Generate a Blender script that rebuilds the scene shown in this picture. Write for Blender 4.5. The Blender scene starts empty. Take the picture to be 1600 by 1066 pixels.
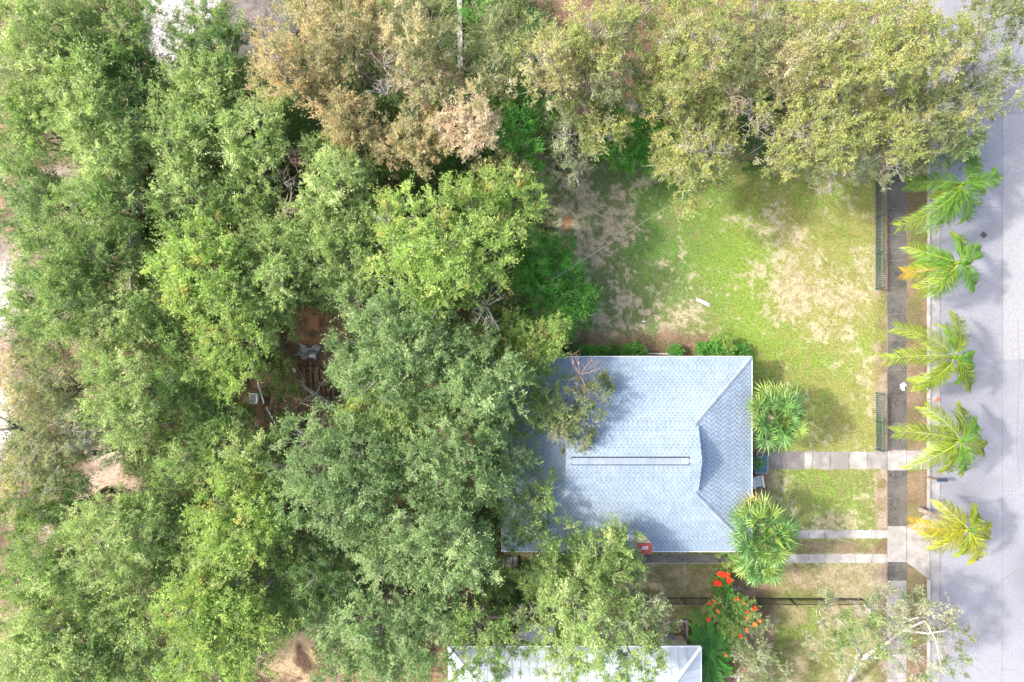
import bpy, math, random
import numpy as np
from mathutils import Vector

random.seed(7)
RNG = np.random.default_rng(11)
SC = bpy.context.scene
COL = SC.collection
R = math.radians

# ------------------------------------------------------------------ camera, sky, sun, exposure
CAM_H = 48.0
GROUND_W = 72.73                     # metres of ground across the frame
cam_d = bpy.data.cameras.new('camera')
cam = bpy.data.objects.new('camera', cam_d)
COL.objects.link(cam)
cam.location = (0, 0, CAM_H)
cam.rotation_euler = (0, 0, 0)
cam_d.sensor_fit = 'HORIZONTAL'
cam_d.angle = 2 * math.atan(GROUND_W / 2 / CAM_H)
cam_d.clip_start = 0.5
cam_d.clip_end = 2000
SC.camera = cam

SUN_EL, SUN_AZ = 42.0, (-0.992, 0.125)      # where the sun stands: west, a touch north
w = bpy.data.worlds.new('World'); SC.world = w; w.use_nodes = True
nt = w.node_tree; nt.nodes.clear()
sky = nt.nodes.new('ShaderNodeTexSky'); sky.sky_type = 'NISHITA'; sky.sun_disc = False
sky.sun_elevation = R(SUN_EL); sky.sun_rotation = math.atan2(SUN_AZ[0], SUN_AZ[1])
sky.air_density = 1.0; sky.dust_density = 5.0; sky.ozone_density = 0.6
bg = nt.nodes.new('ShaderNodeBackground'); bg.inputs['Strength'].default_value = 0.15
wo = nt.nodes.new('ShaderNodeOutputWorld')
nt.links.new(sky.outputs[0], bg.inputs[0]); nt.links.new(bg.outputs[0], wo.inputs[0])
sun_d = bpy.data.lights.new('sun', 'SUN'); sun_d.energy = 1.8; sun_d.angle = R(3.0); sun_d.color = (1.0, 0.95, 0.86)
sun = bpy.data.objects.new('sun', sun_d); COL.objects.link(sun)
_sv = Vector((-SUN_AZ[0] * math.cos(R(SUN_EL)), -SUN_AZ[1] * math.cos(R(SUN_EL)), -math.sin(R(SUN_EL))))
sun.rotation_euler = _sv.to_track_quat('-Z', 'Y').to_euler(); sun.location = (-40, 5, 40)
vs = SC.view_settings
vs.view_transform = 'Standard'; vs.look = 'None'; vs.gamma = 1.0; vs.use_curve_mapping = False
vs.exposure = 1.8
SC.cycles.max_bounces = 8
SC.cycles.transparent_max_bounces = 4

# ------------------------------------------------------------------ helpers
PX = GROUND_W / 1600.0
def P(x, y, z=0.0):
    """survey: a spot of the site plan (plan units, 22 to the metre at ground level) at height z -> metres"""
    k = PX * (CAM_H - z) / CAM_H
    return ((x - 800) * k, -(y - 533) * k, z)
def S(n, z=0.0):
    return n * PX * (CAM_H - z) / CAM_H

class MB:
    """collects quads/tris with a colour per face"""
    def __init__(s): s.v = []; s.f = []; s.c = []
    def face(s, pts, col=None):
        b = len(s.v); s.v.extend(tuple(p) for p in pts); s.f.append(tuple(range(b, b + len(pts)))); s.c.append(col or (1, 1, 1))
    def box(s, x0, x1, y0, y1, z0, z1, col=None):
        b = len(s.v)
        s.v += [(x0,y0,z0),(x1,y0,z0),(x1,y1,z0),(x0,y1,z0),(x0,y0,z1),(x1,y0,z1),(x1,y1,z1),(x0,y1,z1)]
        for q in ((0,3,2,1),(4,5,6,7),(0,1,5,4),(1,2,6,5),(2,3,7,6),(3,0,4,7)):
            s.f.append(tuple(b + i for i in q)); s.c.append(col or (1, 1, 1))
    def beam(s, a, b, wd, ht, col=None):
        """a bar of rectangular section from a to b"""
        a = Vector(a); b = Vector(b); d = (b - a).normalized()
        up = Vector((0, 0, 1)) if abs(d.z) < 0.95 else Vector((1, 0, 0))
        sx = d.cross(up).normalized() * wd / 2; sz = sx.cross(d).normalized() * ht / 2
        o = len(s.v)
        for q in (a, b):
            s.v += [tuple(q - sx - sz), tuple(q + sx - sz), tuple(q + sx + sz), tuple(q - sx + sz)]
        for q in ((0,3,2,1),(4,5,6,7),(0,1,5,4),(1,2,6,5),(2,3,7,6),(3,0,4,7)):
            s.f.append(tuple(o + i for i in q)); s.c.append(col or (1, 1, 1))
    def tube(s, pts, rad, n=6, col=None, cap=True):
        pts = [Vector(p) for p in pts]; o = len(s.v); m = len(pts)
        ref = Vector((0.31, 0.93, 0.2))
        for i, p in enumerate(pts):
            d = (pts[min(i + 1, m - 1)] - pts[max(i - 1, 0)]).normalized()
            u = d.cross(ref)
            if u.length < 1e-3: u = d.cross(Vector((1, 0, 0)))
            u.normalize(); v = d.cross(u)
            for k in range(n):
                t = 2 * math.pi * k / n
                s.v.append(tuple(p + (u * math.cos(t) + v * math.sin(t)) * rad[i]))
        for i in range(m - 1):
            for k in range(n):
                a = o + i * n + k; b = o + i * n + (k + 1) % n
                s.f.append((a, b, b + n, a + n)); s.c.append(col or (1, 1, 1))
        if cap:
            s.f.append(tuple(o + k for k in range(n))[::-1]); s.c.append(col or (1, 1, 1))
            s.f.append(tuple(o + (m - 1) * n + k for k in range(n))); s.c.append(col or (1, 1, 1))
    def mesh(s, name, mat, smooth=False):
        me = bpy.data.meshes.new(name)
        me.from_pydata(s.v, [], s.f); me.materials.append(mat)
        at = me.attributes.new('tint', 'FLOAT_COLOR', 'FACE')
        at.data.foreach_set('color', np.array([(c[0], c[1], c[2], 1.0) for c in s.c], dtype=np.float32).ravel())
        if smooth: me.polygons.foreach_set('use_smooth', [True] * len(me.polygons))
        me.update()
        return me
    def build(s, name, mat, parent=None, smooth=False, loc=None):
        return add(name, s.mesh(name, mat, smooth), parent, loc)

def add(name, me, parent=None, loc=None, **props):
    o = bpy.data.objects.new(name, me); COL.objects.link(o)
    if parent is not None: o.parent = parent
    if loc is not None: o.location = loc
    for k, v in props.items(): o[k] = v
    return o
def thing(name, label, cat, loc=(0, 0, 0), group=None, rz=0.0):
    o = bpy.data.objects.new(name, None); COL.objects.link(o); o.empty_display_size = 0.2
    o.location = loc; o.rotation_euler = (0, 0, rz)
    return tag(o, label, cat, group)
def tag(o, label=None, cat=None, group=None, kind=None):
    if label: o['label'] = label
    if cat: o['category'] = cat
    if group: o['group'] = group
    if kind: o['kind'] = kind
    return o

def arr_mesh(name, V, tri, cols, mat):
    """triangle mesh straight from arrays; cols = one colour per triangle"""
    me = bpy.data.meshes.new(name)
    nV, nT = len(V), len(tri)
    me.vertices.add(nV); me.vertices.foreach_set('co', np.ascontiguousarray(V, dtype=np.float32).ravel())
    me.loops.add(nT * 3); me.loops.foreach_set('vertex_index', np.ascontiguousarray(tri, dtype=np.int32).ravel())
    me.polygons.add(nT); me.polygons.foreach_set('loop_start', np.arange(0, nT * 3, 3, dtype=np.int32))
    me.materials.append(mat)
    at = me.attributes.new('tint', 'FLOAT_COLOR', 'FACE')
    c4 = np.ones((nT, 4), dtype=np.float32); c4[:, :3] = cols
    at.data.foreach_set('color', c4.ravel())
    me.update(calc_edges=True)
    return me

# ------------------------------------------------------------------ noise on the plan
def vnoise(x, y, scale, seed):
    """smooth value noise, arrays in, about 0..1"""
    r = np.random.default_rng(seed); n = 256
    g = r.random((n, n))
    u = x / scale; v = y / scale
    iu = np.floor(u).astype(int); iv = np.floor(v).astype(int)
    fu = u - iu; fv = v - iv
    fu = fu * fu * (3 - 2 * fu); fv = fv * fv * (3 - 2 * fv)
    a = g[iu % n, iv % n]; b = g[(iu + 1) % n, iv % n]; c = g[iu % n, (iv + 1) % n]; d = g[(iu + 1) % n, (iv + 1) % n]
    return (a * (1 - fu) + b * fu) * (1 - fv) + (c * (1 - fu) + d * fu) * fv
def fbm(x, y, scale, seed, oct=4):
    t = 0; amp = 1; tot = 0
    for k in range(oct):
        t = t + amp * vnoise(x + 13.7 * k, y - 7.1 * k, scale / 2 ** k, seed + k); tot += amp; amp *= 0.55
    return t / tot
def sstep(a, b, x):
    t = np.clip((x - a) / (b - a), 0, 1); return t * t * (3 - 2 * t)

# ------------------------------------------------------------------ materials
def new_mat(name, rough=0.8, spec=0.3):
    m = bpy.data.materials.new(name); m.use_nodes = True
    n = m.node_tree.nodes; b = n['Principled BSDF']
    b.inputs['Roughness'].default_value = rough; b.inputs['Specular IOR Level'].default_value = spec
    return m, n, m.node_tree.links, b
def noise_mat(name, c1, c2, scale=3.0, rough=0.85, spec=0.25, bump=0.0, bscale=None, detail=6, tint=False, lo=0.35, hi=0.65, c3=None, s3=0.4):
    """two colours mixed by object-space noise, optional second large-scale colour and bump"""
    m, n, l, b = new_mat(name, rough, spec)
    tc = n.new('ShaderNodeTexCoord')
    geo = n.new('ShaderNodeNewGeometry')
    no = n.new('ShaderNodeTexNoise'); no.inputs['Scale'].default_value = scale; no.inputs['Detail'].default_value = detail
    l.new(geo.outputs['Position'], no.inputs['Vector'])
    cr = n.new('ShaderNodeValToRGB'); cr.color_ramp.elements[0].position = lo; cr.color_ramp.elements[1].position = hi
    cr.color_ramp.elements[0].color = (*c1, 1); cr.color_ramp.elements[1].color = (*c2, 1)
    l.new(no.outputs['Fac'], cr.inputs['Fac']); out = cr.outputs['Color']
    if c3:
        n3 = n.new('ShaderNodeTexNoise'); n3.inputs['Scale'].default_value = s3; n3.inputs['Detail'].default_value = 4
        l.new(geo.outputs['Position'], n3.inputs['Vector'])
        r3 = n.new('ShaderNodeValToRGB'); r3.color_ramp.elements[0].position = 0.45; r3.color_ramp.elements[1].position = 0.68
        l.new(n3.outputs['Fac'], r3.inputs['Fac'])
        mx = n.new('ShaderNodeMix'); mx.data_type = 'RGBA'
        l.new(r3.outputs['Color'], mx.inputs['Factor']); l.new(out, mx.inputs['A']); mx.inputs['B'].default_value = (*c3, 1)
        out = mx.outputs['Result']
    if tint:
        at = n.new('ShaderNodeAttribute'); at.attribute_name = 'tint'
        mu = n.new('ShaderNodeMix'); mu.data_type = 'RGBA'; mu.blend_type = 'MULTIPLY'; mu.inputs['Factor'].default_value = 1.0
        l.new(at.outputs['Color'], mu.inputs['A']); l.new(out, mu.inputs['B']); out = mu.outputs['Result']
    l.new(out, b.inputs['Base Color'])
    if bump:
        nb = n.new('ShaderNodeTexNoise'); nb.inputs['Scale'].default_value = bscale or scale * 4; nb.inputs['Detail'].default_value = 4
        l.new(geo.outputs['Position'], nb.inputs['Vector'])
        bp = n.new('ShaderNodeBump'); bp.inputs['Strength'].default_value = bump; bp.inputs['Distance'].default_value = 0.03
        l.new(nb.outputs['Fac'], bp.inputs['Height']); l.new(bp.outputs['Normal'], b.inputs['Normal'])
    return m
def leaf_mat(name, rough=0.55, spec=0.25, trans=0.5):
    m = bpy.data.materials.new(name); m.use_nodes = True
    n = m.node_tree.nodes; l = m.node_tree.links; b = n['Principled BSDF']
    b.inputs['Roughness'].default_value = rough; b.inputs['Specular IOR Level'].default_value = spec
    at = n.new('ShaderNodeAttribute'); at.attribute_name = 'tint'
    l.new(at.outputs['Color'], b.inputs['Base Color'])
    tr = n.new('ShaderNodeBsdfTranslucent')
    hs = n.new('ShaderNodeHueSaturation'); hs.inputs['Saturation'].default_value = 1.15; hs.inputs['Value'].default_value = 1.25
    l.new(at.outputs['Color'], hs.inputs['Color']); l.new(hs.outputs['Color'], tr.inputs['Color'])
    mx = n.new('ShaderNodeMixShader'); mx.inputs['Fac'].default_value = trans
    l.new(b.outputs[0], mx.inputs[1]); l.new(tr.outputs[0], mx.inputs[2])
    l.new(mx.outputs[0], n['Material Output'].inputs['Surface'])
    return m
def plain(name, col, rough=0.6, spec=0.3, metal=0.0, var=0.12, scale=6.0):
    lo = tuple(c * (1 - var) for c in col); hi = tuple(min(1, c * (1 + var)) for c in col)
    m = noise_mat(name, lo, hi, scale, rough, spec)
    m.node_tree.nodes['Principled BSDF'].inputs['Metallic'].default_value = metal
    return m

M = {}
M['leaf'] = leaf_mat('leaf')
M['frond'] = leaf_mat('palm_leaf', 0.4, 0.4, 0.3)
M['bark'] = noise_mat('bark', (0.16, 0.13, 0.10), (0.34, 0.30, 0.26), 9, 0.9, 0.15, 0.4, 30)
M['bark_dark'] = noise_mat('dark_bark', (0.07, 0.055, 0.045), (0.17, 0.14, 0.12), 9, 0.9, 0.15, 0.4, 30)
M['bark_pale'] = noise_mat('pale_bark', (0.28, 0.26, 0.24), (0.44, 0.42, 0.39), 6, 0.85, 0.2, 0.3, 30)
M['dead_grey'] = noise_mat('dead_grey_wood', (0.20, 0.18, 0.165), (0.38, 0.35, 0.33), 5, 0.9, 0.1)
M['dead_red'] = noise_mat('dead_reddish_wood', (0.28, 0.16, 0.125), (0.40, 0.27, 0.22), 5, 0.9, 0.1)
M['dead_tan'] = noise_mat('dead_tan_wood', (0.32, 0.25, 0.19), (0.46, 0.38, 0.31), 5, 0.9, 0.1)
M['shingle'] = noise_mat('shingle', (0.84, 0.85, 0.86), (1.12, 1.11, 1.1), 1.0, 0.8, 0.2, 0.25, 90, tint=True, lo=0.3, hi=0.7, c3=(0.90, 0.91, 0.93), s3=0.22)
M['white'] = plain('white_paint', (0.62, 0.63, 0.64), 0.5, 0.4, var=0.08)
M['cream'] = plain('cream_stucco', (0.50, 0.43, 0.29), 0.85, 0.2, scale=3)
M['red'] = plain('red_paint', (0.26, 0.045, 0.04), 0.6, 0.3)
M['soot'] = plain('sooty_flue', (0.05, 0.05, 0.055), 0.9, 0.1)
M['glass'] = plain('window_glass', (0.03, 0.04, 0.05), 0.08, 0.6)
M['white_metal'] = noise_mat('white_metal_roof', (0.29, 0.33, 0.37), (0.39, 0.43, 0.465), 0.9, 0.45, 0.4, 0.0)
M['slate_metal'] = noise_mat('slate_grey_roof', (0.14, 0.16, 0.21), (0.22, 0.24, 0.29), 1.5, 0.6, 0.3)
M['concrete'] = noise_mat('concrete', (0.22, 0.21, 0.20), (0.345, 0.333, 0.32), 1.4, 0.9, 0.15, 0.25, 40, c3=(0.235, 0.225, 0.22), s3=0.5, tint=True)
M['dirty_concrete'] = noise_mat('dirty_concrete', (0.045, 0.045, 0.043), (0.10, 0.098, 0.093), 9, 0.9, 0.15, 0.3, 45, c3=(0.115, 0.107, 0.097), s3=0.7, tint=True)
M['asphalt'] = None
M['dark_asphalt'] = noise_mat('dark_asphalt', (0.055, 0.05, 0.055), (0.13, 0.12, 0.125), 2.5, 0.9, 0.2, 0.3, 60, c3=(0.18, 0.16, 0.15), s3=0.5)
M['teal_metal'] = plain('green_coated_metal', (0.022, 0.055, 0.058), 0.45, 0.45)
M['teal_light'] = plain('pale_green_coated_metal', (0.09, 0.145, 0.155), 0.45, 0.4)
M['black_metal'] = plain('black_coated_metal', (0.012, 0.012, 0.013), 0.4, 0.5)
M['navy'] = plain('navy_metal', (0.022, 0.045, 0.085), 0.35, 0.5)
M['teal_paint'] = plain('teal_floor_paint', (0.05, 0.16, 0.20), 0.6, 0.3)
M['wood'] = noise_mat('weathered_board', (0.10, 0.06, 0.04), (0.24, 0.16, 0.11), 5, 0.9, 0.15)
M['orange_wood'] = plain('orange_board', (0.50, 0.24, 0.09), 0.8, 0.2)
M['flower'] = leaf_mat('petal', 0.6, 0.2, 0.3)
M['litter'] = leaf_mat('dry_leaf', 0.8, 0.1, 0.1)
M['grass'] = leaf_mat('grass_blade', 0.7, 0.15, 0.3)
M['plastic'] = plain('white_plastic', (0.58, 0.59, 0.61), 0.4, 0.4, var=0.04)
M['tarp'] = plain('grey_tarp', (0.28, 0.28, 0.30), 0.5, 0.4, var=0.3, scale=5)
M['iron'] = plain('cast_iron', (0.05, 0.05, 0.055), 0.7, 0.3)
M['rust'] = plain('orange_clay', (0.45, 0.14, 0.06), 0.9, 0.1, var=0.3)
M['wire'] = plain('grey_wire', (0.22, 0.24, 0.23), 0.5, 0.3)

# ------------------------------------------------------------------ ground colours (what grows or lies where, some tree shade in the lawn)
def blobs(x, y, L):
    t = 0
    for cx, cy, r, a in L: t = t + a * np.exp(-((x - cx) ** 2 + (y - cy) ** 2) / (r * r))
    return t
DRY = [(960,345,60,.08),(950,385,45,.08),(1215,425,50,.12),(1235,395,36,.09),(1205,350,36,.07),(1090,450,40,.07),(1060,480,50,.05),(1310,470,36,.09),(1260,480,40,.08),
       (1000,510,60,.07),(930,520,50,.08),(1140,345,26,.09),(1350,570,25,.10),(1362,640,18,.12),(1000,270,50,.05),(920,300,50,.07),(1090,910,90,.04),(1330,905,60,.04),
       (1310,870,70,.16),(1345,920,50,.08),(1180,960,50,.08),(1240,1010,40,.05),(1345,390,30,.05),(1320,430,30,.07)]
LUSH = [(1150,370,70,.15),(1130,420,50,.12),(1020,310,70,.10),(1040,430,80,.10),(1190,545,60,.12),(1165,490,45,.14),(1100,300,70,.10),(1290,320,60,.06),(1330,380,40,.06),
        (1000,400,50,.06),(1210,400,28,.12),(1260,600,60,.06),(1230,1000,60,.12),(1320,860,60,.03),(1225,925,60,.05),(900,500,40,.10),(1290,770,60,.08),(1350,555,30,.10)]
def lerp3(a, b, t):
    return a * (1 - t[..., None]) + b * t[..., None]
def field(x, y):
    n1 = fbm(x, y, 70, 21); n2 = fbm(x, y, 26, 31, 5); n3 = fbm(x, y, 10, 41); n4 = fbm(x, y, 45, 51, 5); n5 = fbm(x, y, 5, 61, 3)
    A = lambda *c: np.array(c)
    lit = lerp3(A(.085,.055,.04), A(.20,.135,.095), sstep(.3, .7, n2))
    lit = lerp3(lit, A(.36,.19,.10), np.clip(blobs(x, y, [(478,505,30,1.3),(470,440,22,.8),(300,770,25,.9),(690,670,25,.6),(530,820,20,.5),(560,290,40,.3)]), 0, 1) * sstep(.35, .6, n3))
    sand = lerp3(A(.30,.23,.18), A(.46,.37,.31), sstep(.3, .7, n2))
    L = (1 - sstep(205, 240, x + (n1 - .5) * 50)) * np.clip(.12 + blobs(x, y, [(105,295,30,1),(90,270,18,.8),(165,715,30,1),(150,760,30,.8),(70,890,25,.6),(80,335,20,.6),(5,640,40,1),(105,780,25,.7),(75,825,22,.8),(40,990,20,.6),(225,190,30,.8),(215,760,20,.8)]), 0, 1)
    c = lerp3(lit, sand, L)
    c = lerp3(c, A(.40,.385,.37), np.clip(blobs(x, y, [(-25,455,56,1.6),(-20,660,48,1.5)]), 0, 1) * sstep(.3, .5, n2 + .15))
    c = lerp3(c, A(.36,.28,.17), np.clip(blobs(x, y, [(450,1020,55,1.2),(420,1060,60,1.1),(240,960,26,.9),(650,1000,30,.8),(660,1060,40,.9)]), 0, 1) * sstep(.3, .5, n2))
    c = lerp3(c, A(.15,.13,.055), sstep(990, 1100, x) * (1 - sstep(180, 260, y)) * sstep(.35, .6, n2))
    # the lawn
    m = sstep(828, 862, x + (n1 - .5) * 50) * sstep(215, 262, y + (n1 - .5) * 40)
    east = sstep(1010, 1170, x + (n1 - .5) * 120)  # west lawn darker: greener hue plus some tree shade put into the colour
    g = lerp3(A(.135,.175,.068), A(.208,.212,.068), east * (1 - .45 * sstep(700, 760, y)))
    g = lerp3(g, g * A(.72,.70,.75), sstep(.42, .62, n3) * .5)
    viv = sstep(.47, .62, .25 * n4 + .35 * n3 + .4 * n5 + .8 * blobs(x, y, LUSH))
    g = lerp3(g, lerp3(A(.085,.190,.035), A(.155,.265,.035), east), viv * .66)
    dry = sstep(.475, .64, .15 * n4 + .25 * n2 + .30 * n3 + .30 * n5 + .85 * blobs(x, y, DRY) - .45 * blobs(x, y, LUSH))
    tan = lerp3(A(.265,.21,.145), A(.375,.315,.225), sstep(.35, .65, .5*n3+.5*n5))
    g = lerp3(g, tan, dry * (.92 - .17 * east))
    # browner strips: along the house, south side, verge, fence foot
    br = lerp3(A(.125,.09,.055), A(.21,.15,.10), sstep(.35, .65, n2))
    k = np.clip(sstep(505, 530, y + (n2 - .5) * 40) * (1 - sstep(1100, 1150, x)) * (1 - sstep(570, 600, y))
        + .75 * sstep(842, 850, y) * (1 - sstep(862, 868, y)) * sstep(1200, 1240, x)
        + .55 * sstep(878, 890, y) * (1 - sstep(1250, 1330, x) * .5)
        + .8 * sstep(1362, 1378, x + (n2 - .5) * 16)
        + .9 * (1 - sstep(1195, 1215, x)) * sstep(600, 640, y) * sstep(1120, 1160, x), 0, 1)
    g = lerp3(g, br, k * sstep(.25, .6, n2 + .12))
    g = lerp3(g, A(.30,.24,.19), sstep(1356, 1376, x) * (1 - sstep(1384, 1390, x)) * sstep(.5, .62, n4) * .8)
    vg = sstep(1414, 1418, x)                                   # verge by the kerb
    g = lerp3(g, lerp3(A(.125,.10,.06), A(.20,.145,.10), sstep(.35, .65, n2)), vg * .85)
    g = lerp3(g, A(.12,.14,.04), vg * sstep(.55, .68, n4) * .6)
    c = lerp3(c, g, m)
    c = lerp3(c, A(.34,.17,.09), np.clip(blobs(x, y, [(888,345,6,1.2),(883,357,6,.9)]), 0, 1))
    return c, m

def sheet(name, x0, x1, y0, y1, step, z, mat, relief):
    xs = np.arange(x0, x1 + step * .5, step); ys = np.arange(y0, y1 + step * .5, step)
    X, Y = np.meshgrid(xs, ys); nx, ny = len(xs), len(ys)
    c, _ = field(X.ravel(), Y.ravel())
    wx = (X.ravel() - 800) * PX; wy = -(Y.ravel() - 533) * PX
    h = relief * (fbm(X.ravel(), Y.ravel(), 16, 71) - .5)
    ex = (X.ravel() <= xs[0]) | (X.ravel() >= xs[-1]) | (Y.ravel() <= ys[0]) | (Y.ravel() >= ys[-1])
    wz = np.where(ex, z, z + h)
    me = bpy.data.meshes.new(name)
    i = (np.arange(ny - 1)[:, None] * nx + np.arange(nx - 1)[None, :]).ravel()
    q = np.stack([i, i + nx, i + nx + 1, i + 1], 1)
    me.vertices.add(nx * ny); me.vertices.foreach_set('co', np.stack([wx, wy, wz], 1).astype(np.float32).ravel())
    me.loops.add(len(q) * 4); me.loops.foreach_set('vertex_index', q.astype(np.int32).ravel())
    me.polygons.add(len(q)); me.polygons.foreach_set('loop_start', np.arange(0, len(q) * 4, 4, dtype=np.int32))
    me.polygons.foreach_set('use_smooth', np.ones(len(q), dtype=bool))
    me.materials.append(mat)
    at = me.attributes.new('tint', 'FLOAT_COLOR', 'POINT')
    c4 = np.ones((nx * ny, 4), dtype=np.float32); c4[:, :3] = c
    at.data.foreach_set('color', c4.ravel())
    me.update(calc_edges=True)
    return me
M['soil'] = noise_mat('soil', (0.66, 0.66, 0.66), (1.3, 1.3, 1.3), 9, 0.95, 0.05, 0.6, 30, tint=True, lo=0.3, hi=0.7)

far = MB(); k0, k1 = 420.0, 0.0
xa, ya, _ = P(-80, -80); xb, yb, _ = P(1680, 1140)
for q in ((-k0, -k0, k0, yb), (-k0, ya, k0, k0), (-k0, yb, xa, ya), (xb, yb, k0, ya)):
    far.face([(q[0], q[1], -.02), (q[2], q[1], -.02), (q[2], q[3], -.02), (q[0], q[3], -.02)], (.17, .15, .08))
ground = add('ground', sheet('ground', -80, 1680, -80, 1140, 5.0, -.02, M['soil'], 0.05), kind='structure')
far.build('outlying_ground', M['soil'], ground)
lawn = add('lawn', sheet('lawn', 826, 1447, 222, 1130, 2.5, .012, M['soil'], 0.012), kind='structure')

# ------------------------------------------------------------------ paving
def slab(mb_list, name, x0, x1, y0, y1, z, mat, parent, jit=0.02, tint=(1, 1, 1), th=0.06):
    """one cast slab with a slightly ragged outline, plan units"""
    n = []
    def edge(ax, ay, bx, by, m):
        for k in range(m): t = k / m; n.append((ax + (bx - ax) * t, ay + (by - ay) * t))
    edge(x0, y0, x1, y0, 4); edge(x1, y0, x1, y1, 4); edge(x1, y1, x0, y1, 4); edge(x0, y1, x0, y0, 4)
    pts = []
    for (x, y) in n:
        p = P(x, y); pts.append((p[0] + random.uniform(-jit, jit), p[1] + random.uniform(-jit, jit)))
    mb = MB(); zt = z + random.uniform(-.006, .006)
    mb.face([(a, b, zt) for a, b in pts][::-1], tint)
    for i in range(len(pts)):
        a = pts[i]; b = pts[(i + 1) % len(pts)]
        mb.face([(a[0], a[1], zt), (b[0], b[1], zt), (b[0], b[1], zt - th), (a[0], a[1], zt - th)][::-1], tint)
    return mb.build(name, mat, parent)
def shade(lo=.9, hi=1.1):
    s = random.uniform(lo, hi); return (s, s * random.uniform(.98, 1.0), s * random.uniform(.95, 1.0))
def poly_sheet(name, pts, z, mat, parent=None, th=0.0, tint=(1, 1, 1)):
    mb = MB(); w = [P(x, y) for x, y in pts]
    mb.face([(a, b, z) for a, b, _ in w][::-1], tint)
    if th:
        for i in range(len(w)):
            a = w[i]; b = w[(i + 1) % len(w)]
            mb.face([(a[0], a[1], z), (b[0], b[1], z), (b[0], b[1], z - th), (a[0], a[1], z - th)][::-1], tint)
    return mb.build(name, mat, parent)

# road: bluish grey worn asphalt with mottling, joints and fine cracks
def road_mat():
    m, n, l, b = new_mat('road_asphalt', 0.85, 0.2)
    g = n.new('ShaderNodeNewGeometry')
    a = n.new('ShaderNodeTexNoise'); a.inputs['Scale'].default_value = 0.16; a.inputs['Detail'].default_value = 5
    c = n.new('ShaderNodeTexNoise'); c.inputs['Scale'].default_value = 7; c.inputs['Detail'].default_value = 8
    d = n.new('ShaderNodeTexNoise'); d.inputs['Scale'].default_value = 0.5; d.inputs['Detail'].default_value = 3
    for q in (a, c, d): l.new(g.outputs['Position'], q.inputs['Vector'])
    r = n.new('ShaderNodeValToRGB'); r.color_ramp.elements[0].position = .38; r.color_ramp.elements[1].position = .62
    r.color_ramp.elements[0].color = (.165, .169, .192, 1); r.color_ramp.elements[1].color = (.232, .236, .262, 1)
    l.new(a.outputs['Fac'], r.inputs['Fac'])
    r2 = n.new('ShaderNodeValToRGB'); r2.color_ramp.elements[0].position = .3; r2.color_ramp.elements[1].position = .7
    r2.color_ramp.elements[0].color = (.86, .86, .86, 1); r2.color_ramp.elements[1].color = (1.09, 1.09, 1.085, 1)
    l.new(c.outputs['Fac'], r2.inputs['Fac'])
    mu = n.new('ShaderNodeMix'); mu.data_type = 'RGBA'; mu.blend_type = 'MULTIPLY'; mu.inputs['Factor'].default_value = 1
    l.new(r.outputs['Color'], mu.inputs['A']); l.new(r2.outputs['Color'], mu.inputs['B'])
    # cracks
    wv = n.new('ShaderNodeVectorMath'); wv.operation = 'MULTIPLY_ADD'
    l.new(d.outputs['Color'], wv.inputs[0]); wv.inputs[1].default_value = (3, 3, 0); l.new(g.outputs['Position'], wv.inputs[2])
    vo = n.new('ShaderNodeTexVoronoi'); vo.feature = 'DISTANCE_TO_EDGE'; vo.inputs['Scale'].default_value = 0.055
    l.new(wv.outputs[0], vo.inputs['Vector'])
    cr = n.new('ShaderNodeValToRGB'); cr.color_ramp.elements[0].position = 0.0; cr.color_ramp.elements[1].position = 0.003
    cr.color_ramp.elements[0].color = (.86, .86, .86, 1); cr.color_ramp.elements[1].color = (1, 1, 1, 1)
    l.new(vo.outputs['Distance'], cr.inputs['Fac'])
    m2 = n.new('ShaderNodeMix'); m2.data_type = 'RGBA'; m2.blend_type = 'MULTIPLY'; m2.inputs['Factor'].default_value = 1
    l.new(mu.outputs['Result'], m2.inputs['A']); l.new(cr.outputs['Color'], m2.inputs['B'])
    l.new(m2.outputs['Result'], b.inputs['Base Color'])
    bp = n.new('ShaderNodeBump'); bp.inputs['Strength'].default_value = .25; bp.inputs['Distance'].default_value = .02
    l.new(c.outputs['Fac'], bp.inputs['Height']); l.new(bp.outputs['Normal'], b.inputs['Normal'])
    return m
M['asphalt'] = road_mat()
road = poly_sheet('road', [(1469, -900), (1730, -900), (1730, 1900), (1469, 1900)], 0.012, M['asphalt'])
tag(road, kind='structure')
side = poly_sheet('side_street', [(900, -140), (1469.3, -140), (1469.3, 16), (1450, 6), (900, -6)], 0.010, M['asphalt']); tag(side, kind='structure')
M['old_asphalt'] = noise_mat('old_asphalt', (.225, .225, .24), (.275, .275, .288), 6, .9, .15, .25, 50)
M['seal'] = plain('crack_seal', (.155, .155, .165), .7, .2)
for k, (pts_, wd_) in enumerate((([(1566, 60), (1566.6, 300), (1565.4, 560), (1566, 820), (1565, 1090)], .03), ([(1470, 788), (1500, 785), (1530, 787), (1566, 782)], .035), ([(1470, 324), (1505, 322), (1566, 325)], .025), ([(1566, 905), (1590, 890), (1640, 880)], .03), ([(1590, 500), (1593, 580), (1588, 690), (1594, 760)], .03))):
    q = MB()
    for a_, b_ in zip(pts_[:-1], pts_[1:]):
        a_, b_ = Vector(P(*a_, 0)), Vector(P(*b_, 0)); d_ = (b_ - a_).normalized(); s_ = Vector((-d_.y, d_.x, 0)) * wd_ / 2; up_ = Vector((0, 0, .0215 + .001 * k))
        q.face([a_ - s_ + up_, b_ - s_ + up_, b_ + s_ + up_, a_ + s_ + up_])
    q.build('sealed_crack', M['seal'], road)
rp = poly_sheet('road_patch', [(1566, 180), (1650, 178), (1652, 560), (1568, 562)], 0.017, M['old_asphalt'], road)
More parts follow.
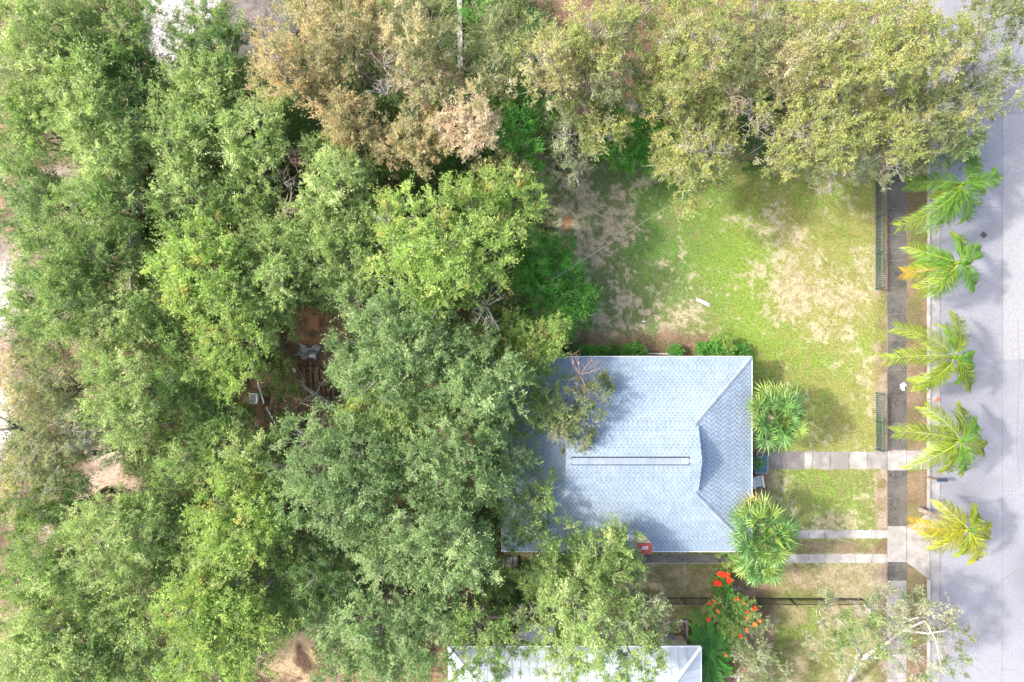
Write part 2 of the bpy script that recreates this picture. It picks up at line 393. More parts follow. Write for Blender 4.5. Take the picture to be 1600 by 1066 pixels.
gut = poly_sheet('gutter_strip', [(1452.4, 12), (1469, 12), (1469, 1900), (1452.4, 1900)], 0.014, M['concrete'], tint=(.80, .81, .86)); tag(gut, kind='structure')
poly_sheet('gutter_shade_line', [(1452.3, 12), (1453.5, 12), (1453.7, 400), (1453.2, 790), (1453.2, 910), (1453.8, 1200), (1452.3, 1200)], 0.018, M['dark_asphalt'], gut)  # dark strip painted for the shade line along the kerb foot
poly_sheet('gutter_joint', [(1468.4, 12), (1469.4, 12), (1469.2, 600), (1469.5, 1200), (1468.5, 1200)], 0.019, M['dark_asphalt'], gut)
kerb = poly_sheet('kerb', [(1447.4, 30), (1448, 30), (1448, 1120), (1447.4, 1120)], 0.05, M['concrete']); tag(kerb, kind='structure')
y = 30
while y < 1110:
    y2 = min(y + 66, 1110)
    if y < 800 < y2: y2 = 800
    if y < 904 < y2: y2 = 904
    low = 800 <= y < 904
    slab(None, 'kerb_stone', 1448.2, 1452.2, y + .3, y2 - .3, 0.03 if low else 0.125, M['concrete'], kerb, 0.008, shade(1.0, 1.2), 0.03 if low else 0.13)
    y = y2

walk = poly_sheet('sidewalk', [(1385.5, -40), (1416.5, -40), (1416.5, 1110), (1385.5, 1110)], 0.032, M['concrete'], th=.05, tint=(.62, .6, .57)); tag(walk, kind='structure')
ys = [-40, 2, 43, 84, 125, 166, 207, 245, 285, 326, 367, 408, 449, 491, 532, 578, 619, 661, 703, 735, 779, 822, 850, 878, 907, 935, 975, 1016, 1060, 1110]
for a, b in zip(ys[:-1], ys[1:]):
    pale = (703 <= a < 735) or (822 <= a < 878); mid = a >= 907
    tn = shade(1.0, 1.08) if pale else (shade(.8, .95) if mid else shade(.9, 1.12))
    slab(None, 'slab', 1386.2 + random.uniform(-.3, .3), 1415.6, a + .35, b - .35, 0.055, M['concrete'] if (pale or mid) else M['dirty_concrete'], walk, 0.012, tn)
apron = poly_sheet('driveway_apron', [(1416.8, 822), (1429, 819), (1448, 801), (1448, 903), (1425, 885), (1416.8, 879)], 0.04, M['concrete'], th=.08, tint=(.98, .96, .93)); tag(apron, kind='structure')
cross = poly_sheet('verge_path', [(1416.8, 704), (1447.6, 704), (1447.6, 733), (1416.8, 734)], 0.045, M['concrete'], th=.08, tint=(1.0, .99, .97)); tag(cross, kind='structure')

path = poly_sheet('front_path', [(1200, 708), (1384, 708), (1384, 730), (1200, 730)], 0.02, M['concrete'], th=.03, tint=(.6, .55, .5)); tag(path, kind='structure')
xs = [1197, 1228, 1256, 1269, 1297, 1326, 1355, 1385]
for a, b in zip(xs[:-1], xs[1:]):
    slab(None, 'slab', a + .35, b - .35, 705.5, 733, 0.05, M['concrete'], path, 0.05, (.62, .60, .60) if a < 1250 else shade(.78, 1.05))
drv = poly_sheet('driveway', [(1230, 830), (1384, 830), (1384, 839), (1230, 839)], 0.02, M['concrete'], th=.03, tint=(.6, .55, .5)); tag(drv, kind='structure')
for i in range(7):
    a = 1214 + i * 24.6
    slab(None, 'slab', a + .3, a + 24.3, 828 + random.uniform(-.5, .5), 841, 0.05, M['concrete'], drv, 0.035, shade(.95, 1.15))
    slab(None, 'slab', a + .3, a + 24.3, 865.5, 879.5 + random.uniform(-.5, .5), 0.05, M['concrete'], drv, 0.035, shade(.95, 1.15))
spath = poly_sheet('side_path', [(1000, 867), (1180, 867), (1180, 880.5), (1000, 880.5)], 0.028, M['concrete'], th=.04, tint=(1.1, 1.08, 1.05)); tag(spath, kind='structure')
for i in range(5):
    a = 1003 + i * 35
    slab(None, 'slab', a, a + 34.6, 867, 879.4, 0.042, M['dirty_concrete'], spath, 0.012, shade(1.5, 1.9))
pad = poly_sheet('concrete_pad', [(205, -120), (345, -120), (345, 60), (318, 84), (300, 100), (285, 150), (258, 150), (240, 110), (222, 60)], 0.02, M['concrete'], tint=(1.25, 1.27, 1.36)); tag(pad, kind='structure')
adr = poly_sheet('asphalt_drive', [(345.4, -120), (470, -120), (470, 40), (440, 90), (405, 118), (345.4, 110)], 0.022, M['dark_asphalt']); tag(adr, kind='structure')

# ------------------------------------------------------------------ grass blades and fallen leaves (nobody could count them)
def scatter(n, x0, x1, y0, y1):
    return RNG.uniform(x0, x1, n), RNG.uniform(y0, y1, n)
def tris(pos, a, b, ln, wd):
    """triangle with its base at pos, pointing along a, base along b"""
    V = np.empty((len(pos) * 3, 3))
    V[0::3] = pos - b * (wd / 2)[:, None]; V[1::3] = pos + b * (wd / 2)[:, None]; V[2::3] = pos + a * ln[:, None]
    return V, np.arange(len(pos) * 3).reshape(-1, 3)
def unit(v): return v / np.maximum(np.linalg.norm(v, axis=1), 1e-9)[:, None]
def off_paving(x, y):
    k = (x < 1384) | ((x > 1417) & (x < 1447))
    k &= ~((x > 1196) & (y > 704) & (y < 734)) & ~((x > 1214) & (((y > 827) & (y < 842)) | ((y > 864) & (y < 880)))) & ~((x > 1000) & (x < 1230) & (y > 865) & (y < 881))
    k &= ~((x > 1416) & (y > 800) & (y < 905)) & ~((x < 1160) & (y > 565) & (y < 860))
    return k
x, y = scatter(260000, 846, 1446, 226, 1110)
c, m = field(x, y)
den = .35 + .65 * (c[:, 1] > c[:, 0] * 1.02)
keep = off_paving(x, y) & (RNG.random(len(x)) < m * den)
x, y, c = x[keep], y[keep], c[keep]
pos = np.stack([(x - 800) * PX, -(y - 533) * PX, np.full(len(x), .012)], 1)
az = RNG.uniform(0, 2 * np.pi, len(x)); lean = RNG.uniform(.3, 1.25, len(x))
a = np.stack([np.cos(az) * np.sin(lean), np.sin(az) * np.sin(lean), np.cos(lean)], 1)
b = np.stack([-np.sin(az), np.cos(az), 0 * az], 1)
V, T = tris(pos, a, b, RNG.uniform(.05, .13, len(x)), RNG.uniform(.018, .045, len(x)))
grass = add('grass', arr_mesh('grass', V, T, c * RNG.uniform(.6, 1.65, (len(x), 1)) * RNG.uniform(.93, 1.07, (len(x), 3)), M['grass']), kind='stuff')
x, y = scatter(70000, -20, 1000, -20, 1090)
c, m = field(x, y)
keep = (RNG.random(len(x)) > m) & ~((x > 785) & (y > 560) & (y < 862))
x, y, c = x[keep], y[keep], c[keep]
pos = np.stack([(x - 800) * PX, -(y - 533) * PX, RNG.uniform(.02, .05, len(x))], 1)
az = RNG.uniform(0, 2 * np.pi, len(x)); lean = RNG.uniform(1.1, 1.75, len(x))
a = np.stack([np.cos(az) * np.sin(lean), np.sin(az) * np.sin(lean), np.cos(lean)], 1)
b = np.stack([-np.sin(az), np.cos(az), 0 * az], 1)
V, T = tris(pos, a, b, RNG.uniform(.06, .16, len(x)), RNG.uniform(.03, .08, len(x)))
gx_ = np.concatenate([RNG.uniform(1449, 1474, 500), RNG.uniform(1386, 1447, 500), RNG.uniform(1469, 1600, 160), RNG.uniform(860, 1384, 1500)])
gy_ = np.concatenate([RNG.uniform(30, 1066, 500), RNG.uniform(30, 1066, 500), RNG.uniform(30, 1066, 160), RNG.uniform(250, 930, 1500)])
kk = ~((gx_ < 1180) & (gy_ > 555) & (gy_ < 865)); gx_, gy_ = gx_[kk], gy_[kk]; ng = len(gx_)
gp = np.stack([(gx_ - 800) * PX, -(gy_ - 533) * PX, np.where(gx_ > 1453, .03, .066)], 1); az = RNG.uniform(0, 2 * np.pi, ng)
V2, T2 = tris(gp, np.stack([np.cos(az), np.sin(az), RNG.uniform(-.05, .15, ng)], 1), np.stack([-np.sin(az), np.cos(az), 0 * az], 1), RNG.uniform(.07, .15, ng), RNG.uniform(.03, .07, ng))
T = np.concatenate([T, T2 + len(V)]); V = np.concatenate([V, V2]); c = np.concatenate([c, np.tile([.25, .18, .10], (ng, 1))]); x = np.concatenate([x, gx_])
lc = np.array([(.17, .10, .06), (.26, .17, .10), (.12, .08, .055), (.32, .20, .12)])[RNG.integers(0, 4, len(x))]
add('fallen_leaves', arr_mesh('fallen_leaves', V, T, lc * .7 + c * .4, M['litter']), kind='stuff')

# ------------------------------------------------------------------ the house
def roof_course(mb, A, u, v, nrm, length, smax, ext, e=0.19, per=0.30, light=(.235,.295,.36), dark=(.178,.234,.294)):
    """rows of shingle tabs on a slope: A eave start, u along the eave, v up the slope, ext(s) -> allowed span of u"""
    s = -0.03; row = 0
    while s < smax:
        lo, hi = ext(max(s, 0)); lo2, hi2 = ext(min(s + e, smax))
        lo, hi = max(lo, lo2) - .02 if lo2 > lo else lo, min(hi, hi2) + .02 if hi2 < hi else hi
        t = -per + (per * .5 if row % 2 else 0) + random.uniform(-.05, .05)
        rk = random.uniform(.95, 1.05)
        while t < length + per:
            ta = per * random.uniform(.40, .54)
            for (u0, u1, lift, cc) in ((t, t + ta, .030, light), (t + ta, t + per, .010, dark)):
                q0, q1 = max(u0, lo), min(u1, hi)
                if q1 - q0 < .015: continue
                k = random.uniform(.93, 1.07) * rk; c2 = tuple(x * k for x in cc); c3 = tuple(x * k * .97 for x in light)
                s0, s1 = s, min(s + e + .03, smax)
                p = [A + u * q0 + v * s0 + nrm * lift, A + u * q1 + v * s0 + nrm * lift, A + u * q1 + v * s1 + nrm * .006, A + u * q0 + v * s1 + nrm * .006]
                mb.face([A + u * q0 + v * s0, A + u * q1 + v * s0, p[1], p[0]], tuple(x * .9 for x in c2))
                if lift > .02: mb.face(p, c2)
                else:
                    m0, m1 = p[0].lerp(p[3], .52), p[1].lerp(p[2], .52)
                    mb.face([p[0], p[1], m1, m0], c2); mb.face([m0, m1, p[2], p[3]], c3)  # lower half of each gap painted dark as the cutout's shadow
                if lift > .02 and u0 > lo and u1 < hi:
                    mb.face([A + u * q1 + v * s0, A + u * q1 + v * s1, p[2], p[1]], c2); mb.face([A + u * q0 + v * s1, A + u * q0 + v * s0, p[0], p[3]], c2)
            t += per
        s += e; row += 1

XL, XR, YT, YB, ZE, ZR = -0.64, 15.94, -1.07, -13.98, 3.0, 5.65
YM = (YT + YB) / 2; RUN = YT - YM; SL = (ZR - ZE) / RUN; GD = 4.3
HX = (XL + XR) / 2; HY = YM
house = thing('house', 'single storey house with a pale blue grey shingled roof beside the lawn', 'house', (HX, HY, 0), 'houses')
L2 = (XR - XL) / 2; W2 = RUN
cs = 1 / math.sqrt(1 + SL * SL)
# roof deck (closed body just under the shingles), its parts below
mb = MB(); zg = ZE + SL * GD; o = .02
E = [(-L2, -W2), (L2, -W2), (L2, W2), (-L2, W2)]
dk = (.20, .25, .30)
gx = L2 - GD
mb.face([(-L2, W2, ZE - o), (-gx - .0, W2 - GD, zg - o), (-gx, 0, ZR - o), (gx, 0, ZR - o), (gx, W2 - GD, zg - o), (L2, W2, ZE - o)][::-1], dk)
mb.face([(-L2, -W2, ZE - o), (-gx, -W2 + GD, zg - o), (-gx, 0, ZR - o), (gx, 0, ZR - o), (gx, -W2 + GD, zg - o), (L2, -W2, ZE - o)], dk)
for s in (-1, 1):
    mb.face([(s * L2, W2, ZE - o), (s * gx, W2 - GD, zg - o), (s * gx, -W2 + GD, zg - o), (s * L2, -W2, ZE - o)][::-s], dk)
mb.face([(-L2, -W2, ZE - .03), (-L2, W2, ZE - .03), (L2, W2, ZE - .03), (L2, -W2, ZE - .03)], (.6, .6, .58))
roof = mb.build('roof', M['shingle'], house)
sh = MB(); slope = RUN / cs; Vn = Vector
def ext_long(length):
    def f(s):
        d = s * cs
        return (d, length - d) if d < GD else (GD - .28, length - GD + .28)
    return f
LEN = 2 * L2
for sg in (1, -1):
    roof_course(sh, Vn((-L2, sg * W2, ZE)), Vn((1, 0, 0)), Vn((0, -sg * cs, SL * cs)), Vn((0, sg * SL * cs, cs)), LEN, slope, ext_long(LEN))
for sg in (1, -1):
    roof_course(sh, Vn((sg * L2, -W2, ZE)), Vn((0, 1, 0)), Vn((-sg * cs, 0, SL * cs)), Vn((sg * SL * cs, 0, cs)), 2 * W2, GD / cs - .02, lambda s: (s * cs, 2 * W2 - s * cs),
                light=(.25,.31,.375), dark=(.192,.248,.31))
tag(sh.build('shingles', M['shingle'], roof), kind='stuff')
# hip and ridge caps
cp = MB()
def caps(a, b, wd=.24):
    a = Vn(a); b = Vn(b); d = (b - a); n = max(1, int(d.length / .2)); d.normalize(); sx = d.cross(Vn((0, 0, 1))).normalized() * wd / 2
    for i in range(n):
        p = a + d * (i * .2); q = p + d * .23; k = random.uniform(.9, 1.1); c2 = (.245 * k, .295 * k, .345 * k)
        t0, t1 = Vn((0, 0, .05)), Vn((0, 0, .036))
        cp.face([p - sx + Vn((0, 0, .0)), p + t0, q + t1, q - sx], c2); cp.face([p + t0, p + sx, q + sx, q + t1], c2)
for sx_ in (-1, 1):
    for sy_ in (-1, 1): caps((sx_ * L2, sy_ * W2, ZE + .02), (sx_ * gx, sy_ * (W2 - GD), zg + .02))
caps((-gx - .25, 0, ZR), (-gx + .5, 0, ZR)); caps((gx - .9, 0, ZR), (gx + .25, 0, ZR))
tag(cp.build('ridge_caps', M['shingle'], roof), kind='stuff')
# ridge vent: short caps on a wider strip painted dark as the shadow gaps at its edges
x0 = P(893, 720, ZR)[0] - HX; x1 = P(1076, 720, ZR)[0] - HX; n = 14
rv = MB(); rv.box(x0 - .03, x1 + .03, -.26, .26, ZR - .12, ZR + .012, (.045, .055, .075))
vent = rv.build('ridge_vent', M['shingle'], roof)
for i in range(n):
    a = x0 + (x1 - x0) * i / n; b = x0 + (x1 - x0) * (i + 1) / n; k = random.uniform(.82, 1.0)
    q = MB(); q.box(a + .004, b - .004, -.2, .2, ZR + .0, ZR + .06, (.225 * k, .27 * k, .32 * k)); q.build('vent_cap', M['shingle'], house)
# fascia and gutter edge
for (a, b) in (((-L2 - .02, W2 + .04), (L2 + .02, W2 + .04)), ((-L2 - .02, -W2 - .04), (L2 + .02, -W2 - .04)), ((-L2 - .04, -W2 - .02), (-L2 - .04, W2 + .02)), ((L2 + .04, -W2 - .02), (L2 + .04, W2 + .02))):
    q = MB(); q.beam((a[0], a[1], ZE - .085), (b[0], b[1], ZE - .085), .05, .2); q.build('fascia', M['white'], house)
# gable ends above the hips, with louvred vent and rake boards
for s in (-1, 1):
    q = MB(); xx = s * (gx - .06)
    hw = W2 - GD
    q.face([(xx, -hw, zg), (xx, hw, zg), (xx, 0, ZR - .05)][::s], (1, 1, 1))
    g_ = q.build('gable_wall', M['white'], house)
    q = MB(); q.box(xx - .03, xx + .03, -.35, .35, zg + .18, zg + .6); q.build('louvre', M['slate_metal'], house)
    for t in (-1, 1):
        q = MB(); q.beam((s * (gx + .2), t * (hw - .02), zg - .09), (s * (gx + .2), 0, ZR - .11), .035, .14); q.build('rake_board', M['slate_metal'], house)
# walls, windows, door
wx, wy = L2 - .62, W2 - .62
q = MB()
q.box(-wx, wx, -wy, wy, 0.0, ZE - .04)
q.build('wall', M['cream'], house)
def window(x, y, ax, wd=1.1, z0=1.0, z1=2.2):
    f = MB(); s = 1 if (x if ax else y) > 0 else -1
    if ax: f.box(x - .02, x + .05 * s + .0, y - wd / 2, y + wd / 2, z0, z1) if s > 0 else f.box(x - .05, x + .02, y - wd / 2, y + wd / 2, z0, z1)
    else: f.box(x - wd / 2, x + wd / 2, y - .02, y + .05, z0, z1) if s > 0 else f.box(x - wd / 2, x + wd / 2, y - .05, y + .02, z0, z1)
    fr = f.build('window', M['white'], house)
    for k in (0, 1):
        p = MB(); a = z0 + .06 + k * (z1 - z0) / 2; b = a + (z1 - z0) / 2 - .11
        if ax: xx = x + s * .056; p.box(xx - .006, xx + .006, y - wd / 2 + .07, y + wd / 2 - .07, a, b)
        else: yy = y + s * .056; p.box(x - wd / 2 + .07, x + wd / 2 - .07, yy - .006, yy + .006, a, b)
        p.build('pane', M['glass'], fr)
for yy in (-4.2, 3.6): window(wx, yy, True)
for xx in (-5.5, -1.5, 2.5, 6): window(xx, wy, False); window(xx - .8, -wy, False)
q = MB(); q.box(wx - .01, wx + .06, -.85, .1, .2, 2.25); dr = q.build('door', M['white'], house)
q = MB(); q.tube([(wx + .06, -.7, 1.2), (wx + .12, -.7, 1.2)], [.03, .03], 6); q.build('handle', M['iron'], dr)
# chimney: cream shaft, red rim, open flue
cx, cy, _ = P(1008, 857, 5.2); cx -= HX; cy -= HY
q = MB(); q.box(cx - .42, cx + .42, cy - .3, cy + .3, 2.0, 5.13); ch = q.build('chimney', M['cream'], house)
q = MB(); q.box(cx - .44, cx + .44, cy + .13, cy + .32, 5.13, 5.22); q.box(cx - .44, cx + .44, cy - .32, cy - .13, 5.13, 5.22)
q.box(cx - .44, cx - .22, cy - .13, cy + .13, 5.13, 5.22); q.box(cx + .22, cx + .44, cy - .13, cy + .13, 5.13, 5.22); q.build('rim', M['red'], ch)
q = MB(); q.box(cx - .21, cx + .21, cy - .12, cy + .12, 5.13, 5.155); q.build('flue', M['tarp'], ch)

# front step with teal floor, white armchair and plant pot beside it
st = thing('porch_step', 'teal painted porch step with a pale edge at the end of the front path', 'step', P(1190, 727))
q = MB(); q.box(-.55, .42, -.6, .75, 0, .2); q.build('edge', M['concrete'], st)
q = MB(); q.box(-.54, .30, -.48, .74, .204, .225); q.build('floor', M['teal_paint'], st)
ct = thing('armchair', 'white wooden armchair half under the eave south of the porch step', 'chair', P(1180, 751), None, R(10))
for xx in (-.3, .3):
    q = MB(); q.beam((xx, -.3, 0), (xx, -.3, .6), .07, .07); q.build('leg', M['white'], ct)
    q = MB(); q.beam((xx, .3, 0), (xx, .3, .6), .07, .07); q.build('leg', M['white'], ct)
    q = MB(); q.beam((xx * 1.1, -.42, .63), (xx * 1.1, .4, .63), .14, .04); q.build('armrest', M['white'], ct)
for k in range(5):
    q = MB(); q.beam((-.3, -.3 + k * .14, .38), (.3, -.3 + k * .14, .38), .11, .03); q.build('slat', M['white'], ct)
for k in range(5):
    xx = -.26 + k * .13
    q = MB(); q.beam((xx, .3, .4), (xx, .52, 1.05), .1, .025); q.build('back_slat', M['white'], ct)
pt = thing('plant_pot', 'white plant pot beside the teal porch step', 'pot', P(1184, 709))
q = MB(); q.tube([(0, 0, 0), (0, 0, .35), (0, 0, .42)], [.15, .21, .23], 12); q.build('pot', M['white'], pt)
q = MB(); q.tube([(0, 0, .40), (0, 0, .43)], [.19, .19], 12); q.build('potting_soil', M['wood'], pt)

# ------------------------------------------------------------------ the neighbour's house
nx0, nx1, ny1, ny0 = P(700, 0, 3)[0], P(1095, 0, 3)[0], P(0, 1011, 3)[1], P(0, 1011, 3)[1] - 9.5
nb = thing('neighbour_house', 'neighbouring house with a white metal hip roof under the oaks', 'house', ((nx0 + nx1) / 2, (ny0 + ny1) / 2, 0), 'houses')
a2, b2 = (nx1 - nx0) / 2, (ny1 - ny0) / 2
q = MB(); q.box(-a2 + .5, a2 - .5, -b2 + .5, b2 - .5, 0, 2.96); q.build('wall', M['cream'], nb)
q = MB(); rz = 3 + b2 * .42
q.face([(-a2, b2, 3), (-a2 + b2, 0, rz), (a2 - b2, 0, rz), (a2, b2, 3)][::-1]); q.face([(-a2, -b2, 3), (-a2 + b2, 0, rz), (a2 - b2, 0, rz), (a2, -b2, 3)])
for s in (-1, 1): q.face([(s * a2, b2, 3), (s * (a2 - b2), 0, rz), (s * a2, -b2, 3)][::-s])
q.face([(-a2, -b2, 2.97), (-a2, b2, 2.97), (a2, b2, 2.97), (a2, -b2, 2.97)])
nr = q.build('roof', M['white_metal'], nb)
for s in (1, -1):
    k = -a2 + .4
    while k < a2 - .2:
        d = min(b2, a2 - abs(k)); q = MB()
        q.beam((k, s * (b2 - .02), 3.012), (k, s * (b2 - d + .02), 3.012 + .42 * (d - .04)), .045, .05); q.build('seam', M['white_metal'], nr); k += .55
k = -b2 + .4
while k < b2 - .2:
    d = b2 - abs(k); q = MB(); q.beam((a2 - .02, k, 3.012), (a2 - d + .02, k, 3.012 + .42 * (d - .04)), .045, .05); q.build('seam', M['white_metal'], nr); k += .55
for s in (1, -1):
    for t in (1, -1):
        q = MB(); q.beam((s * a2, t * b2, 3.02), (s * (a2 - b2), 0, rz + .02), .2, .05); q.build('hip_cap', M['white'], nr)
q = MB(); q.beam((-a2 + b2, 0, rz + .02), (a2 - b2, 0, rz + .02), .25, .06); q.build('ridge_cap', M['white'], nr)
q = MB(); q.beam((-a2 - .02, b2 + .03, 2.93), (a2 + .02, b2 + .03, 2.93), .05, .16); q.build('fascia', M['white'], nb)
q = MB(); q.beam((a2 + .03, -b2, 2.93), (a2 + .03, b2, 2.93), .05, .16); q.build('fascia', M['white'], nb)
q = MB(); ax0, ax1 = P(812, 0, 2.4)[0] - nb.location.x, P(868, 0, 2.4)[0] - nb.location.x
q.box(ax0, ax1, b2 + .06, b2 + 1.2, 2.35, 2.45); q.build('lean_to_roof', M['slate_metal'], nb)
for xx in (ax0 + .1, ax1 - .1): q = MB(); q.beam((xx, b2 + 1.1, 0), (xx, b2 + 1.1, 2.35), .1, .1); q.build('post', M['white'], nb)
for xx in (-4, 0, 4):
    f = MB(); f.box(xx - .5, xx + .5, b2 - .52, b2 - .45, 1, 2.1); fr = f.build('window', M['white'], nb)
    f = MB(); f.box(xx - .43, xx + .43, b2 - .449, b2 - .44, 1.07, 2.03); f.build('pane', M['glass'], fr)
ac = thing('cooling_unit', 'pale grey outdoor cooling unit tucked against the white roofed house', 'cooling unit', P(1046, 1003, .4))
q = MB(); q.box(-.45, .45, -.35, .35, -.4, .35); q.build('casing', M['tarp'], ac)
q = MB(); q.tube([(0, 0, .35), (0, 0, .38)], [.28, .28], 14); q.build('fan_guard', M['iron'], ac)

# planter frames
def planter(x0, x1, y0, y1, label, sides, z=.28):
    p0, p1 = P(x0, y1), P(x1, y0); cx, cy = (p0[0] + p1[0]) / 2, (p0[1] + p1[1]) / 2
    a, b = (p1[0] - p0[0]) / 2, (p1[1] - p0[1]) / 2
    t = thing('planter_bed', label, 'planter', (cx, cy, 0), 'white edged planter beds')
    B = {'n': ((-a, b), (a, b)), 's': ((-a, -b), (a, -b)), 'e': ((a - .075, -b + .08), (a - .075, b - .08)), 'w': ((-a + .075, -b + .08), (-a + .075, b - .08))}
    for k in sides:
        q = MB(); q.beam((*B[k][0], z / 2), (*B[k][1], z / 2), .15, z); q.build('edging_board', M['concrete'], t)
    q = MB(); q.box(-a + .08, a - .08, -b + .08, b - .08, 0, .1, (.10, .07, .05)); q.build('bed_soil', M['wood'], t)
planter(1052, 1074, 969, 999, 'white edged planter bed of earth north of the white metal roof', 'nse')
planter(1112, 1154, 1054, 1100, 'white edged planter bed at the bottom edge beside the fern like palm', 'nesw')

# ------------------------------------------------------------------ fences
def picket_fence(name, label, p, q_, h, gap, posts, mat, rail_mat, pw=.022):
    """metal fence between two plan points; every picket its own part"""
    a = Vector(P(*p)); b = Vector(P(*q_)); d = b - a; ln = d.length; d.normalize()
    t = thing(name, label, 'fence', tuple(a), 'metal picket fences', math.atan2(d.y, d.x))
    for z in (.10, h - .12):
        q = MB(); q.beam((0, 0, z), (ln, 0, z), .045, .045); q.build('rail', rail_mat, t)
    n = int(ln / gap); me = None
    for i in range(n + 1):
        if me is None: m_ = MB(); m_.beam((0, 0, .04), (0, 0, h), pw, pw); me = m_.mesh('picket', mat)
        add('picket', me, t, (gap * i + .02, 0.034, 0))
    m_ = MB(); m_.beam((0, 0, 0), (0, 0, h + .06), .07, .07); pm = m_.mesh('post', mat)
    for i in range(posts): add('post', pm, t, (ln * i / (posts - 1), 0, 0))
    return t
picket_fence('metal_fence', 'dark green metal picket fence between the lawn and the sidewalk, northern length', (1367, 285), (1367.5, 452), 1.05, .15, 4, M['teal_metal'], M['teal_light'], .055)
picket_fence('metal_fence', 'dark green metal picket fence ending at the front path', (1368, 614), (1368, 702), 1.05, .15, 3, M['teal_metal'], M['teal_light'], .055)
picket_fence('metal_fence', 'black metal picket fence between the two houses along the south lawn', (1008, 934), (1346, 935.5), 1.25, .168, 7, M['black_metal'], M['black_metal'], .03)
# white board fence half hidden by the wood
fa, fb = Vector(P(221, 150)), Vector(P(226, 485)); d = fb - fa; ln = d.length
wf = thing('board_fence', 'white board fence running through the wood on the left', 'fence', tuple(fa), None, math.atan2(d.y, d.x))
bm_ = MB(); bm_.box(0, .145, -.012, .012, .04, 1.8); bme = bm_.mesh('board', M['plastic'])
for i in range(int(ln / .152)): add('board', bme, wf, (i * .152, 0, 0))
for z in (.3, 1.5):
    q = MB(); q.beam((0, -.035, z), (ln, -.035, z), .04, .09); q.build('rail', M['plastic'], wf)
pm = MB(); pm.beam((0, 0, 0), (0, 0, 1.9), .1, .1); pme = pm.mesh('post', M['plastic'])
for i in range(7): add('post', pme, wf, (ln * i / 6, -.1, 0))
# low wall at the top
wa, wb = Vector(P(719, -20)), Vector(P(721, 122))
gw = thing('garden_wall', 'low pale grey wall running away between the tan trees', 'wall', tuple(wa), None, math.atan2((wb - wa).y, (wb - wa).x))
for i in range(8):
    q = MB(); l_ = (wb - wa).length / 8
    q.box(i * l_ + .01, (i + 1) * l_ - .01, -.17, .17, 0, 1.0 + .02 * random.random()); q.build('wall_block', M['concrete'], gw)
ob = thing('plank', 'orange plank lying beside the low grey wall', 'plank', P(737, 20, .1), None, R(88))
q = MB(); q.box(-.5, .5, -.13, .13, 0, .05); q.build('board', M['orange_wood'], ob)

# ------------------------------------------------------------------ small things
mbx = thing('mailbox', 'dark blue mailbox on a post at the kerb', 'mailbox', P(1449, 745))
q = MB(); q.beam((0, 0, 0), (0, 0, 1.0), .09, .09); q.build('post', M['wood'], mbx)
q = MB(); q.beam((-.1, 0, 1.02), (.5, 0, 1.02), .09, .08); q.build('arm', M['wood'], mbx)
q = MB(); n = 8; A_ = []
for k in range(n + 1): t = math.pi * k / n; A_.append((.11 * math.cos(t), 1.20 + .10 * math.sin(t)))
A_ = [(.11, 1.07)] + A_ + [(-.11, 1.07)]
q.face([(.62, y, z) for y, z in A_]); q.face([(-.0, y, z) for y, z in A_][::-1])
for i in range(len(A_)):
    (y0, z0), (y1, z1) = A_[i], A_[(i + 1) % len(A_)]; q.face([(-.0, y0, z0), (-.0, y1, z1), (.62, y1, z1), (.62, y0, z0)])
q.build('box', M['navy'], mbx)
q = MB(); q.box(.622, .635, -.10, .10, 1.08, 1.28); q.build('door', M['navy'], mbx)
q = MB(); q.box(.3, .42, .112, .122, 1.2, 1.34); q.build('flag', M['red'], mbx)

lp = thing('paper', 'crumpled white paper lying on the sidewalk', 'litter', P(1411, 604, .07))
q = MB(); pr = [(-.2, -.1), (-.05, -.28), (.14, -.3), (.12, -.02), (.25, .1), (.05, .34), (-.22, .14)]
c0 = (0, 0, .12)
for i in range(len(pr)):
    a, b = pr[i], pr[(i + 1) % len(pr)]; m_ = ((a[0] + b[0]) / 2, (a[1] + b[1]) / 2, .09 * (i % 2))
    q.face([(a[0], a[1], .02), m_, c0]); q.face([m_, (b[0], b[1], .02), c0])
q.build('sheet', M['plastic'], lp)
bd = thing('board', 'white board lying on the lawn', 'board', P(1098.5, 472.5, .02), None, R(-24))
q = MB(); q.box(-.53, .53, -.11, .11, 0, .05); q.build('plank', M['plastic'], bd)
q = MB(); q.box(-.53, .53, -.11, -.08, .051, .09); q.build('lip', M['plastic'], bd)
q = MB(); q.box(.35, .53, -.079, .11, .052, .06); q.build('end_plate', M['tarp'], bd)
sp = thing('spigot', 'small pale spigot standing in a green tuft on the lawn', 'spigot', P(1003, 503))
q = MB(); q.tube([(0, 0, 0), (0, 0, .3), (.1, .02, .36), (.2, .02, .32)], [.04, .04, .04, .035], 7); q.build('pipe', M['plastic'], sp)
q = MB(); q.box(-.02, .14, -.13, -.04, .0, .12); q.build('cap', M['wood'], sp)
vc = thing('valve_cover', 'dark square iron cover set in the road', 'cover', P(1537, 367, .02), None, R(45))
q = MB(); q.box(-.14, .14, -.14, .14, -.02, .015); q.build('plate', M['iron'], vc)
q = MB(); q.box(-.2, .2, -.2, .2, -.02, .006); q.build('collar', M['dark_asphalt'], vc)
bk = thing('brick_fragment', 'reddish brick fragment lying in the gutter', 'debris', P(1464, 625, .02), None, R(35))
q = MB(); q.box(-.13, .13, -.09, .09, 0, .08); q.box(.05, .2, .04, .14, 0, .05); q.build('lump', M['rust'], bk)
pp = thing('pipe', 'pale strip of edging lying north of the house wall', 'edging', P(1035, 553, .02), None, R(-1))
q = MB(); q.box(-1.3, 1.3, -.03, .03, 0, .07); q.build('strip', M['plastic'], pp)
cb = thing('paving_block', 'grey concrete block beside the house corner under the oaks', 'block', P(793, 876))
q = MB(); q.box(-.55, .35, -.36, .32, 0, .3); q.build('block', M['concrete'], cb)
